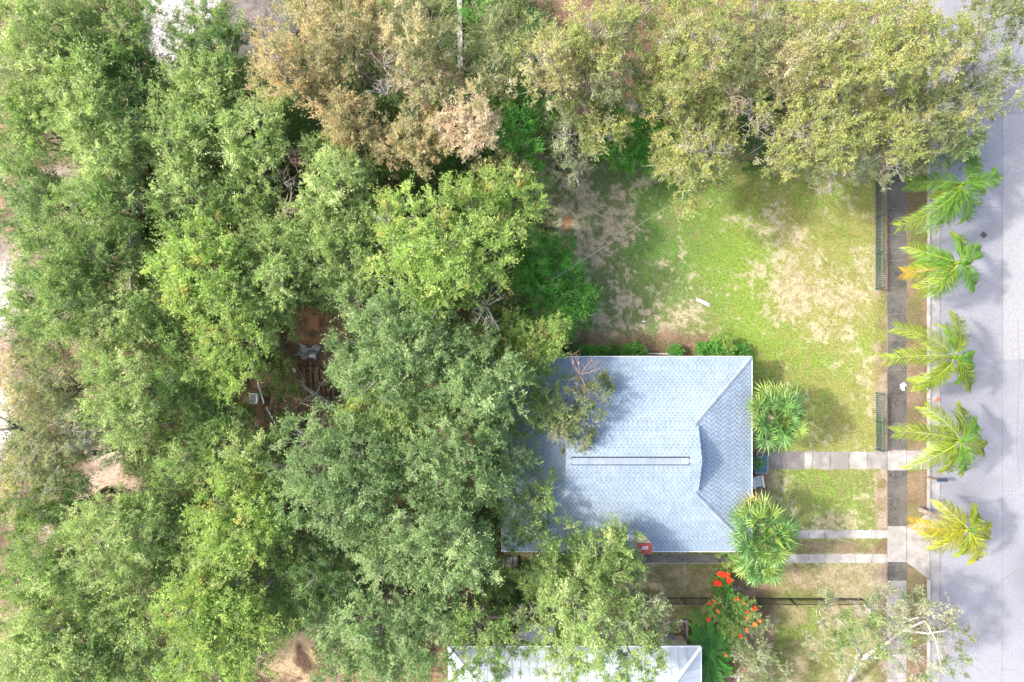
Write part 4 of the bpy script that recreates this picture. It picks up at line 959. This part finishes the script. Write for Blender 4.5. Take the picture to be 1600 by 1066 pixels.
tree(label='tan crown with dangling orange tip above the brightest oak', pal='T', z=8.5, pads=[(620,230,32,'A'),(650,250,24,'A'),(602,240,26),(650,190,30),(680,182,26),(640,212,22),(668,222,26,'A')], dead=[(605,150,24,9,'dead_grey')], **KT)
tree(label='pale pinkish crown of dry leaves in the upper middle', pal='P', z=9.2, pads=[(738,182,32),(722,210,28),(748,212,22),(702,195,20),(742,152,22,'T'),(650,118,26),(690,112,26,'T'),(612,118,16,'T')], dens=1.1, **KT)
tree(label='dark olive tree right of the low grey wall', pal='E', z=8.5, pads=[(772,60,36),(782,100,34),(760,122,26),(800,82,32),(790,40,30),(752,85,22),(770,140,22,'T')], dens=.9, **KT)
tree(label='pale olive tree in the middle of the top edge', pal='O', z=10.5, pads=[(850,100,36,'T'),(880,72,32),(840,62,28,'E'),(870,122,28,'T'),(900,102,28,'T'),(830,82,26)], dens=.9, dead=[(845,85,26,10.4,'dead_grey')], **KT)
tree(label='olive tree at the top edge right of the pale olive one', pal='O', z=10.5, pads=[(920,40,36),(960,30,36),(940,80,36),(980,70,34,'E'),(910,70,28),(1000,20,32,'E')], dens=.85, dead=[(935,60,28,10.6,'dead_grey'),(920,55,26,10.6,'dead_grey')], **KT)
tree(label='grey olive tree above the fringe hanging over the top of the lawn', pal='E', z=9.0, pads=[(920,130,32),(950,122,30),(890,150,24),(972,112,24),(1005,125,26,'O')], dens=.7, tw_share=.9, dead=[(925,125,30,9.2,'dead_grey'),(960,120,22,9,'dead_grey')], **KT)
tree(label='wide olive tree with grey twigs left of the darker olive tree', pal='O', z=10.5, pads=[(1050,40,38),(1090,30,36),(1120,70,38),(1070,80,34),(1140,30,34),(1030,72,28)], dens=.85, dead=[(1080,45,30,10.7,'dead_grey'),(1115,80,30,10.7,'dead_grey'),(1050,70,26,10.6,'dead_grey')], **KT)
tree(label='lower olive tree with gold tips under the wide olive tree', pal='O', z=9.0, pads=[(1042,112,32),(1080,122,32),(1060,138,26),(1012,135,22),(1148,138,24),(1112,128,22)], dens=.9, dead=[(1062,132,24,9,'dead_grey'),(1140,150,20,9,'dead_tan')], **KT)
tree(label='dark brownish olive tree between the two wide olive trees', pal='E', z=9.0, pads=[(1180,60,38),(1172,100,36,'E'),(1210,112,34,'T'),(1190,20,34),(1218,75,28,'E')], dens=.8, tw_share=.8, dead=[(1180,30,26,9.4,'dead_grey'),(1200,75,22,9.2,'dead_grey')], **KT)
tree(label='yellow olive tree with grey heart at the top right of the lawn', pal='O', z=10.5, pads=[(1260,40,38),(1300,30,38),(1280,80,36),(1242,92,32,'T'),(1330,60,34),(1252,122,26,'T'),(1292,122,28)], dens=.9, dead=[(1262,80,28,10.6,'dead_grey'),(1310,60,26,10.6,'dead_grey'),(1345,50,24,10.4,'dead_grey')], **KT)
tree(label='widest yellow olive tree near the side street at the top right', pal='O', z=10.5, pads=[(1370,40,38),(1410,30,36),(1400,80,36),(1440,60,34),(1362,92,32),(1430,102,32),(1478,52,34),(1468,90,32,'T'),(1390,112,24),(1342,130,24),(1355,110,26),(1500,70,20)], dens=.9, dead=[(1355,105,24,10.2,'dead_grey'),(1420,90,26,10.4,'dead_grey'),(1400,50,22,10.6,'dead_grey')], **KT)
tree(label='small gold crown with a bare grey limb left of the dark ivy shrub', pal='O', z=7.5, pads=[(902,170,24),(922,188,22),(950,212,24),(922,228,20),(934,160,20),(968,196,16)], limbs=[[(905,150,3,.14),(930,205,6,.12),(948,188,7.2,.08),(960,180,7.5,.05)]], **KT)
tree(label='gold green fringe hanging over the dark ivy shrub', pal='O', z=8.0, pads=[(990,172,20),(1040,158,24),(1088,162,25),(1068,178,20),(1128,155,22),(1140,170,18,'T'),(1110,172,16)], dead=[(1000,165,18,8,'dead_grey')], **KT)
tree(label='pale yellow crown drooping furthest onto the lawn', pal='O', z=7.8, base_at=(1100,175), pads=[(1060,228,34),(1095,242,38),(1130,225,26),(1070,262,30),(1108,272,26),(1080,296,24),(1120,202,22),(1066,316,18),(1090,318,12)], dens=.9, dead=[(1098,222,34,8.2,'dead_grey'),(1112,238,26,8.2,'dead_grey'),(1078,285,22,7.6,'dead_grey')], **KT)
tree(label='broad yellow green crown over the upper right of the lawn', pal='O', z=8.2, base_at=(1265,165), pads=[(1250,190,36),(1290,182,36),(1320,200,36),(1222,230,28),(1268,230,34),(1340,172,28),(1202,252,22),(1300,235,28),(1348,215,24),(1240,262,16),(1192,165,22)], dens=.85,
     dead=[(1245,200,30,8.5,'dead_grey'),(1258,215,24,8.4,'dead_grey'),(1205,225,24,8,'dead_grey'),(1290,170,26,8.5,'dead_grey'),(1180,175,30,8.0,'dead_grey'),(1170,190,26,7.6,'dead_grey')], **KT)
tree(label='thin grey twigged tree at the upper end of the green fence', pal='S', z=6.8, base_at=(1335,205), trunk_r=.11, pads=[(1330,255,24),(1300,275,22),(1352,278,18),(1376,262,20),(1268,285,16),(1396,270,14)], dens=.4, tw_share=1.0, dead=[(1300,272,26,7,'dead_grey'),(1350,268,24,7,'dead_grey'),(1385,262,22,6.8,'dead_grey'),(1398,258,22,7.2,'dead_grey')], **KT)
tree(label='olive tree over the upper end of the sidewalk', pal='O', z=8.5, pads=[(1410,170,34),(1440,190,34,'E'),(1400,210,28),(1460,160,32,'E'),(1420,228,22),(1448,222,26,'E'),(1388,190,18)], dens=.8, dead=[(1430,205,24,8.6,'dead_grey')], **KT)
tree(label='green olive tree by the kerb above the palms', pal='E', z=8.0, pads=[(1488,160,36,'O'),(1520,140,34),(1500,200,30),(1478,225,28),(1528,180,24),(1510,225,20,'G')], dens=.75, dead=[(1515,225,20,7,'dead_grey')], **KT)
tree(label='thin grey olive tree reaching over the road', pal='S', z=8.2, pads=[(1540,90,32),(1560,130,30),(1530,62,24),(1576,150,18),(1578,105,22)], dens=.6, tw_share=1.0, dead=[(1535,85,24,8.4,'dead_grey'),(1565,120,24,8.2,'dead_grey'),(1515,100,22,8,'dead_grey')], **KT)
tree(label='dark grey green tree in the top right corner', pal='E', z=8.0, pads=[(1562,20,28),(1585,38,26),(1540,8,18),(1600,15,30)], dens=.8, **KT)
# --- low green things
KR = dict(low=True, trunk_r=.08, group=WR)
tree(name='ivy_shrub', label='dark vivid green ivy shrub at the top of the lawn', cat='shrub', pal='V', z=3.0, pads=[(980,215,36),(1010,225,38),(1000,195,30),(970,238,24),(1032,202,22),(1042,185,20),(1018,246,20),(985,250,16)], dens=1.1, **KR)
tree(name='creeper_tree', label='vivid green creeper covered sapling in the upper middle', cat='tree', pal='V', z=6.0, pads=[(800,190,32),(820,230,32),(790,220,26),(842,182,24),(850,162,20),(830,262,20),(802,258,22)], **KR)
tree(name='sapling', label='small tan sapling between the creeper and the feathery oak', cat='tree', pal='T', z=7.0, pads=[(772,262,24),(800,278,22),(822,268,16,'A'),(785,285,20,'L')], group=WT)
tree(name='sapling', label='grey green sapling with drooping twigs at the top left of the lawn', cat='tree', pal='S', z=6.5, pads=[(880,202,28),(890,242,20),(870,182,22),(902,262,14)], dens=.65, tw_share=1.0, twigmat='bark_pale', twig=.02, group=WT, dead=[(888,230,24,6.6,'dead_grey')])
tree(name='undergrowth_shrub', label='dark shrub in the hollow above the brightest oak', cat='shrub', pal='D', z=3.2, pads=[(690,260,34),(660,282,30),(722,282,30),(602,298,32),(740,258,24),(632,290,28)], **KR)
tree(name='undergrowth_shrub', label='dark green shrub behind the tan trees right of the low wall', cat='shrub', pal='V', z=3.0, pads=[(770,125,30),(800,125,28),(740,10,22),(790,150,24)], **KR)
tree(name='undergrowth_shrub', label='dark shrub between the two olive crowns at the top of the lawn', cat='shrub', pal='D', z=2.8, pads=[(1170,205,32),(1195,180,30),(1150,180,28),(1200,150,28),(1180,240,20)], **KR)
tree(name='undergrowth_shrub', label='dark shrub under the grey fringe left of the ivy shrub', cat='shrub', pal='D', z=2.5, pads=[(870,225,28),(935,240,22,'V'),(900,205,26),(945,180,24)], **KR)
tree(name='undergrowth_shrub', label='low dark shrub at the left lot line beside the board fence', cat='shrub', pal='D', z=2.6, pads=[(262,345,26),(256,300,22),(300,345,24)], **KR)
tree(name='undergrowth_shrub', label='low green shrub around the white crate', cat='shrub', pal='G', z=2.2, pads=[(440,600,26),(430,560,22),(445,640,24),(400,660,26,'D'),(430,680,24,'D')], dens=.8, **KR)
tree(name='undergrowth_shrub', label='low green shrub under the oaks at the bottom left of the house', cat='shrub', pal='G', z=2.0, pads=[(800,905,24),(830,920,26),(770,915,24)], dens=.7, **KR)
tree(name='undergrowth_shrub', label='dark shrub along the top of the sidewalk', cat='shrub', pal='D', z=2.5, pads=[(1432,140,30),(1455,225,26,'G'),(1500,235,26,'G'),(1430,240,22)], **KR)
tree(name='hedge_shrub', label='low dark hedge along the north wall of the house', cat='hedge', pal='V', z=.7, pads=[(890,553,8,'D'),(905,551,8),(925,552,8),(945,551,7),(965,552,8,'D'),(985,551,9),(1000,553,7),(1055,549,6),(872,553,8,'D')], low=True, trunk_r=.03, group=WR, dens=3.0)
tree(name='garden_shrub', label='bright lime green shrub at the north wall of the house', cat='shrub', pal='V', z=1.2, pads=[(1112,546,11),(1130,542,13,'Y'),(1126,550,9),(1102,547,9)], low=True, trunk_r=.04, group=WR, dens=3.0)
tree(name='garden_shrub', label='small green tuft of shrub at the house corner on the lawn side', cat='shrub', pal='V', z=.6, pads=[(1150,552,8),(1160,549,7)], low=True, trunk_r=.03, group=WR, dens=3.0)
tree(name='sparse_tree', label='sparse pale limbed tree at the bottom right over the kerb', cat='tree', group=WR, pal='S', z=6.8, pads=[(1310,975,26,'G'),(1340,958,26,'G'),(1382,950,30),(1420,960,30),(1458,958,34),(1488,985,30),(1400,1012,30),(1288,955,20),(1272,1000,18),(1350,1010,30,'G'),(1322,1032,24),(1442,1032,28),(1488,1035,24),(1300,1005,18,'G')], dens=.62, bark='bark_pale', twig=.02, tw_share=1.0, trunk_r=.2, skirt=.2, base_at=(1318,1085),
     limbs=[[(1322,1075,1.2,.2),(1345,1030,4.2,.17),(1388,1002,5.4,.14),(1412,985,6.2,.11),(1445,970,6.8,.07)],[(1388,1002,5.4,.11),(1404,975,6.2,.09),(1436,964,6.8,.05)],[(1345,1030,4.2,.12),(1330,985,5.6,.08),(1305,965,6.6,.04)],[(1345,1030,4.2,.11),(1400,1024,5.6,.08),(1440,1012,6.4,.04)],[(1412,985,6.2,.09),(1450,990,6.8,.06),(1480,985,7.2,.03)],[(1388,1002,5.4,.08),(1370,965,6.4,.05),(1350,945,7,.03)],[(1445,970,6.8,.05),(1462,1000,7.0,.04),(1470,1040,7.2,.03)]],
     dead=[(1350,960,24,6.9,'dead_grey'),(1465,985,30,7,'dead_grey'),(1430,965,22,7,'dead_grey'),(1400,1030,26,6.6,'dead_grey'),(1470,1030,24,6.6,'dead_grey')])
tree(name='garden_shrub', label='pale grey green shrub on the bottom edge right of the red flowers', cat='shrub', group=WR, pal='S', z=2.4, pads=[(1180,1040,26),(1212,1050,26),(1160,1022,16),(1170,1062,22),(1195,1022,14)], dens=.9, low=True, trunk_r=.06, twigmat='bark_pale', tw_share=1.0)

# --- undergrowth: a low tangle under the wood that nobody could count
x, y = scatter(42000, 0, 860, 0, 1066)
dn_ = fbm(x, y, 40, 91)
keep = (dn_ > .41) & ~((np.hypot((x - 495) / 55, (y - 590) / 105) < 1) | (np.hypot((x - 405) / 40, (y - 630) / 50) < 1) | ((x > 775) & (y > 555) & (y < 885)) | ((x > 690) & (y > 1000)))
keep &= ~((x > 225) & (x < 450) & (y < 120)) & ((x > 235) | (RNG.random(len(x)) < .7)) & ~((x > 845) & (y > 215)) & (blobs(x, y, [(105,295,30,1),(90,270,18,.8),(165,715,30,1),(150,760,30,.8),(80,335,20,.6),(105,780,22,.7),(75,825,20,.8),(225,190,26,.8),(215,760,18,.8),(450,1020,45,1),(430,1060,50,1),(478,505,24,1),(470,440,18,1),(300,770,20,1),(240,960,20,1)]) < .45) & (x > 22)
x, y, dn_ = x[keep], y[keep], dn_[keep]; n = len(x)
cz = RNG.uniform(.15, 1.0, n) ** 1.5 * 2.2 * (dn_ - .40) * 4 + .1
c0 = np.stack([(x - 800) * PX, -(y - 533) * PX, cz], 1); LV = 16
N = n * LV
pos = np.repeat(c0, LV, 0) + RNG.normal(0, 1, (N, 3)) * np.array([.22, .22, .12]); pos[:, 2] = np.maximum(pos[:, 2], .03)
az = RNG.uniform(0, 2 * np.pi, N); a = unit(np.stack([np.cos(az), np.sin(az), RNG.uniform(-.3, .8, N)], 1)); b = unit(np.cross(unit(RNG.normal(0, .5, (N, 3)) + np.array([0, 0, 1.0])), a))
V, T = tris(pos, a, b, RNG.uniform(.12, .24, N), RNG.uniform(.05, .11, N))
cu = np.array([(.055,.105,.032),(.085,.140,.045),(.060,.120,.035),(.13,.13,.06)])[RNG.integers(0, 4, n)] * RNG.uniform(.8, 1.3, (n, 1))
add('undergrowth', arr_mesh('undergrowth', V, T, np.repeat(cu, LV, 0) * RNG.uniform(.8, 1.2, (N, 1)) * GAIN, M['leaf']), kind='stuff')

# --- flowering shrubs
def flowers(root_label, cat, pads, blooms, pal='G', z=1.4, sc=.9):
    t = tree(name='flowering_shrub', label=root_label, cat=cat, pal=pal, z=z, pads=pads, low=True, trunk_r=.04, group='flowering shrubs by the black fence', dens=1.8, skirt=.3)
    rng = np.random.default_rng(5)
    for (x, y, r, col) in blooms:
        r = r * sc; n = int(60 * (r / 4) ** 2) + 16; rw = S(r, z + .4); c = np.array(P(x, y, z + .4)) - np.array(t.location)
        p = c + rng.normal(0, 1, (n, 3)) * np.array([rw * .5, rw * .5, .08])
        az = rng.uniform(0, 2 * np.pi, n); a = unit(np.stack([np.cos(az), np.sin(az), rng.uniform(-.2, .7, n)], 1)); b = unit(np.cross(np.array([0, 0, 1.0]), a))
        V, T = tris(p, a, b, rng.uniform(.08, .15, n), rng.uniform(.07, .12, n))
        add('blossom', arr_mesh('blossom', V, T, np.array(col) * rng.uniform(.8, 1.2, (n, 1)), M['flower']), t)
    return t
RED, ORG = (.78, .075, .03), (.72, .22, .06)
flowers('small shrub with dense scarlet blossom north of the black fence', 'shrub', [(1132,905,9),(1122,913,8),(1137,915,8)], [(1125,897,4,RED),(1131,898,4.5,RED),(1137,899,4,RED),(1139,905,3.5,RED),(1139,911,3,RED),(1119,911,4.5,RED),(1124,912,4,RED)], 'V')
flowers('sprawling green shrub dotted with orange flowers south of the black fence', 'shrub', [(1140,945,16,'V'),(1160,950,15),(1125,950,14),(1150,968,15),(1172,962,12),(1140,980,14,'Y'),(1160,985,12,'S'),(1150,1003,13,'S'),(1110,945,9,'Y'),(1185,975,10,'S')],
        [(1117,940,3,ORG),(1108,943,2.6,RED),(1151,936,3.5,RED),(1161,942,3.2,ORG),(1168,956,3.2,RED),(1179,951,4.5,RED),(1122,955,3,ORG),(1108,968,3,RED),(1167,965,2.6,RED),(1179,976,3.5,ORG),(1166,984,3,ORG),(1157,994,3,RED),(1186,1022,3.2,ORG),(1187,970,2.6,ORG),(1134,1024,2.4,ORG)], 'G', 1.7, .66)

# ------------------------------------------------------------------ palms
PG, PY, PO, PB = C(.115,.235,.028), C(.225,.305,.026), C(.42,.27,.03), C(.30,.19,.10)
PYY = C(.30,.32,.025)
def pinnate(root, tip, z0, col_a, col_b, rng, width=.82, arch=.5, mat='frond', nleaf=36):
    """one feather frond from the hub (local origin at height z0) to a tip (local), with drooping leaflets"""
    p0 = np.array([0, 0, z0]); p3 = np.array(tip, dtype=float); h = p3 - p0; L = np.linalg.norm(h[:2])
    p1 = p0 + h * .33 + np.array([0, 0, arch * L * .55]); p2 = p0 + h * .72 + np.array([0, 0, arch * L * .5])
    side0 = np.array([-h[1], h[0], 0]) / max(L, 1e-6); bow = rng.uniform(-.14, .14) * L
    p1 = p1 + side0 * bow * .6; p2 = p2 + side0 * bow
    t = np.linspace(0, 1, 12)
    bz = lambda t: ((1-t)**3)[:,None]*p0 + (3*(1-t)**2*t)[:,None]*p1 + (3*(1-t)*t*t)[:,None]*p2 + (t**3)[:,None]*p3
    sp = bz(t)
    m = MB(); m.tube([tuple(q) for q in sp], [.04 * (1 - .75 * k) for k in t], 4, tuple(np.minimum(col_b * 1.2, .7)), cap=False)
    n = nleaf; tt = np.linspace(.12, 1.0, n); c = bz(tt); dt = unit(bz(np.minimum(tt + .01, 1.0)) - bz(np.maximum(tt - .02, 0)))
    for i in range(n):
        up = np.array([0, 0, 1.0]); sd = np.cross(dt[i], up); sd /= np.linalg.norm(sd) + 1e-9
        ll = width * (1.15 - .75 * abs(tt[i] - .42) ** 1.1) * rng.uniform(.85, 1.1)
        cc = col_a * (1 - tt[i] ** 3) + col_b * tt[i] ** 3
        for s in (-1, 1):
            for dup in range(2):
                d1 = dt[i] * rng.uniform(.55, .95) + sd * s * rng.uniform(.6, 1.0) + up * rng.uniform(-.45, .55); d1 /= np.linalg.norm(d1)
                a = c[i]; b = a + d1 * ll * .55; e = b + d1 * ll * .45 + np.array([0, 0, -.22 * ll]) + dt[i] * .05
                wv = np.cross(d1, up); wv = wv / (np.linalg.norm(wv) + 1e-9) * rng.uniform(.017, .027)
                k = rng.uniform(.6, 1.35); c2 = tuple(np.clip(cc * k, .01, .75))
                m.face([a - wv * .5, a + wv * .5, b + wv, b - wv], c2); m.face([b - wv, b + wv, e], c2)
    return m.build('frond', M[mat], root)
def queen_palm(label, base, hub, zh, fronds):
    bx, by, _ = P(*base); hx, hy, _ = P(*hub, zh); rng = np.random.default_rng(int(hub[1]))
    t = thing('feather_palm', label, 'palm', (bx, by, 0), 'feather palms along the kerb')
    dx, dy = hx - bx, hy - by
    m = MB(); m.tube([(dx * k, dy * k, zh * k - (.1 if k == 0 else 0)) for k in (0, .06, .2, .4, .6, .8, .93, 1.0)], [.24, .19, .165, .15, .14, .13, .15, .07], 9); m.build('trunk', M['bark'], t, smooth=True)
    m = MB()
    for k in range(9): m.tube([(dx, dy, zh - .5), (dx + .1 * math.cos(k), dy + .1 * math.sin(k), zh + .1), (dx + .22 * math.cos(k * 2.4), dy + .22 * math.sin(k * 2.4), zh + .55)], [.07, .05, .012], 4, tuple(PG * 1.2))
    m.build('crownshaft', M['frond'], t)
    for i, (x, y, ca, cb) in enumerate(fronds):
        ex, ey, ez = P(x, y, zh - .9); e = thing_local = (ex - bx, ey - by, ez)
        # frond is built round the hub
        m = bpy.data.objects.new('hub', None)
        fr = pinnate(t, (ex - hx, ey - hy, zh - .9 - rng.uniform(0, .6)), zh + .1, ca, cb, rng)
        bpy.data.objects.remove(m)
        fr.location = (dx, dy, 0)
    return t
queen_palm('feather palm partly under the olive trees, topmost of the kerb palms', (1437,285), (1503,288), 5.6, [(1425,285,PG*.8,PG),(1410,352,PG,PY),(1452,362,PG,PG*1.2),(1482,345,PG,PY*.8),(1518,342,PG*.8,PG),(1566,268,PG,PG*1.2),(1545,290,PG,PG),(1528,250,PG*.7,PG),(1468,310,PY*.8,PY*.8)])
queen_palm('feather palm with orange tipped fronds, second from the top along the kerb', (1436,424), (1496,411), 5.3, [(1422,385,PG,PY),(1438,405,PG,PG*1.2),(1420,425,PG*1.1,PO),(1440,452,PY*.8,PY*1.2),(1462,462,PG,PG*1.3),(1502,366,PG,PY*.9),(1537,390,PG,PG*1.2),(1530,446,PG,PG),(1522,418,PG,PG)])
queen_palm('yellow tipped feather palm reaching over the sidewalk, middle of the kerb row', (1436,560), (1490,558), 5.3, [(1405,512,PY*.7,PY),(1385,562,PY*.8,PY*1.1),(1428,600,PY*.8,PY),(1440,610,PY*.7,PY),(1500,492,PY*.7,PY*.8),(1528,562,PG,PG*1.2),(1524,604,PY*.6,PY*.7),(1480,508,PG,PY*.7),(1508,596,PG,PG)])
queen_palm('yellowish feather palm just above the mailbox', (1437,676), (1499,688), 5.4, [(1445,636,PY*.7,PY*1.15),(1402,676,PY*.7,PY),(1428,736,PY*.8,PY*1.1),(1486,738,PY*.7,PY*.8),(1512,638,PY*.6,PY*.9),(1542,702,PY*.6,PY*.8),(1512,738,PG,PY*.7),(1530,662,PG,PG*1.2),(1460,706,PY*.7,PY)])
q5 = queen_palm('yellowest feather palm at the driveway with a bare leaning trunk', (1437,796), (1512,827), 5.5, [(1434,822,PYY*.9,PO),(1466,862,PYY*.9,PYY),(1478,788,PYY*.8,PYY),(1554,828,PYY*.75,PYY),(1526,878,PYY*.8,PYY),(1505,868,PY,PYY),(1450,842,PYY*.8,PYY),(1530,800,PY,PYY)])
df = thing('dry_frond', 'dry brown palm frond curled on the road by the driveway', 'palm frond', P(1522, 820, .03))
rng_ = np.random.default_rng(3)
m = MB(); m.tube([(-.6, .55, .1), (-.1, .6, .2), (.3, .2, .2), (.4, -.3, .08)], [.05, .05, .045, .03], 5, (.23, .15, .10)); m.build('stalk', M['wood'], df)
df2 = thing('dry_frond', 'dry brown palm frond lying across the driveway apron', 'palm frond', P(1462, 838, .08))
m = MB(); m.tube([(-.9, .5, .06), (-.2, .1, .15), (.5, -.15, .15), (1.0, -.2, .06)], [.05, .05, .04, .03], 5, (.23, .15, .10)); m.build('stalk', M['wood'], df2)

def fan_leaf(parent, hub, az, el, pet, rad, col, rng, mat='frond'):
    """fan leaf: petiole and radiating pointed segments that droop at their tips"""
    d = np.array([math.cos(az) * math.cos(el), math.sin(az) * math.cos(el), math.sin(el)])
    c = np.array(hub) + d * pet; c[2] -= .12 * pet
    m = MB(); m.tube([tuple(hub), tuple((np.array(hub) + c) / 2 + np.array([0, 0, .08])), tuple(c)], [.03, .022, .016], 4, tuple(np.minimum(col * 1.3, .6)), cap=False)
    sd = np.cross(d, [0, 0, 1.0]); sd /= np.linalg.norm(sd) + 1e-9; up = np.cross(sd, d)
    n = 26
    for i in range(n):
        th = -1.9 + 3.8 * i / (n - 1) + rng.normal(0, .04)
        r = rad * (1 - .25 * (abs(th) / 1.9) ** 2) * rng.uniform(.88, 1.1)
        v = d * math.cos(th) + sd * math.sin(th) + up * (.10 + .14 * abs(th) / 1.9); v /= np.linalg.norm(v)
        a = c; b = c + v * r * .5; e = c + v * r + np.array([0, 0, -.22 * r * rng.uniform(.5, 1.7)])
        wv = np.cross(v, up); wv /= np.linalg.norm(wv) + 1e-9; wv = wv * rad * .034 + up * rad * .02 * (-1) ** i
        k = rng.uniform(.6, 1.45); c2 = tuple(np.clip(col * k, .01, .7))
        m.face([a, b + wv, b - wv], c2); m.face([b - wv, b + wv, e], tuple(np.clip(np.array(c2) * np.array([1.12, 1.06, .9]), .01, .7)))
    return m.build('fan_leaf', M[mat], parent)
FG, FY, FB = C(.110,.225,.070), C(.165,.250,.055), C(.25,.22,.055)
def fan_palm(label, base, hub, zh, n, pet, rad, trunk=.16, spread=(-.35, 1.25), yellow=.15, extra=()):
    bx, by, _ = P(*base); hx, hy, _ = P(*hub, zh); rng = np.random.default_rng(int(hub[0] * 7 + hub[1]))
    t = thing('fan_palm', label, 'palm', (bx, by, 0), 'fan palms in front of the house'); dx, dy = hx - bx, hy - by
    m = MB(); m.tube([(dx * k, dy * k, zh * k - (.1 if k == 0 else 0)) for k in (0, .3, .6, 1)], [trunk * 1.2, trunk, trunk * .95, trunk * 1.1], 9); m.build('trunk', M['bark'], t, smooth=True)
    for i in range(n):
        az = i * 2.39996 + rng.normal(0, .15); el = spread[0] + (spread[1] - spread[0]) * ((i + .5) / n) ** .9
        col = FG if rng.random() > yellow else FY
        fan_leaf(t, (dx, dy, zh), az, el, pet * rng.uniform(.65, 1.3), rad * rng.uniform(.85, 1.12), col * rng.uniform(.85, 1.15), rng)
    for (az, el, pf, col) in extra: fan_leaf(t, (dx, dy, zh), az, el, pet * pf, rad * .9, col, rng)
    return t
fan_palm('large fan palm against the front eave above the front path', (1192,648), (1213,655), 3.9, 28, 1.3, 1.15, spread=(-.3, 1.4), extra=[(1.55, -.1, 1.3, FY), (1.9, -.1, 1.3, FY), (1.2, 0, 1.3, FY*.9)])
fan_palm('largest fan palm at the southeast corner of the house', (1180,818), (1197,836), 4.5, 30, 1.35, 1.2, spread=(-.3, 1.4), extra=[(1.9, -.1, 1.4, FB), (2.2, .0, 1.3, FY), (1.6, -.1, 1.3, FY)])
fan_palm('fan palm just below the largest one over the driveway strip', (1172,866), (1190,876), 3.7, 20, .95, .95, trunk=.14, extra=[(-1.8, -.1, 1.2, FG), (-2.6, -.1, 1.3, FY)])
fan_palm('young fan palm with yellow leaves beside the side path', (1160,872), (1162,880), 1.6, 9, .55, .75, trunk=.07, yellow=.7)
fan_palm('small yellow fan palm sprout by the side path near the scarlet flowers', (1131,868), (1133,870), .9, 5, .35, .6, trunk=.05, yellow=.9)
fan_palm('small fan palm under the eave beside the teal porch step', (1180,722), (1181,723), 1.1, 7, .35, .5, trunk=.05, yellow=.3)
fan_palm('fan palm sprout hidden among the oaks at the bottom of the lot', (520,872), (524,872), 3.2, 9, .8, .9, trunk=.1, yellow=.6)
fan_palm('green fan palm hidden among the oaks left of the house corner', (600,866), (594,868), 4.5, 12, .8, .9, trunk=.1, yellow=.2)
# cycad like palm at the bottom
bx, by, _ = P(1103, 1008); cyc = thing('fern_palm', 'bright green fern like palm at the corner of the white metal roof', 'palm', (bx, by, 0), None)
rng = np.random.default_rng(4); m = MB(); m.tube([(0, 0, -.1), (0, 0, .5), (0, 0, 1.2)], [.2, .18, .12], 9); m.build('trunk', M['bark'], cyc, smooth=True)
for i in range(26):
    az = i * 2.39996; rr = S(rng.uniform(34, 58)); el = rng.uniform(-.2, .6)
    k = 1 + .35 * (math.sin(az) > .3)
    pinnate(cyc, (math.cos(az) * rr * .8, math.sin(az) * rr * k, 1.0 + el), 1.2, C(.05,.17,.025), C(.07,.26,.03) if i % 3 else C(.14,.30,.03), rng, width=.42, arch=.35, nleaf=26)
print('leaves', LEAFN[0]); open('/tmp/leafn','w').write(str(LEAFN[0]))
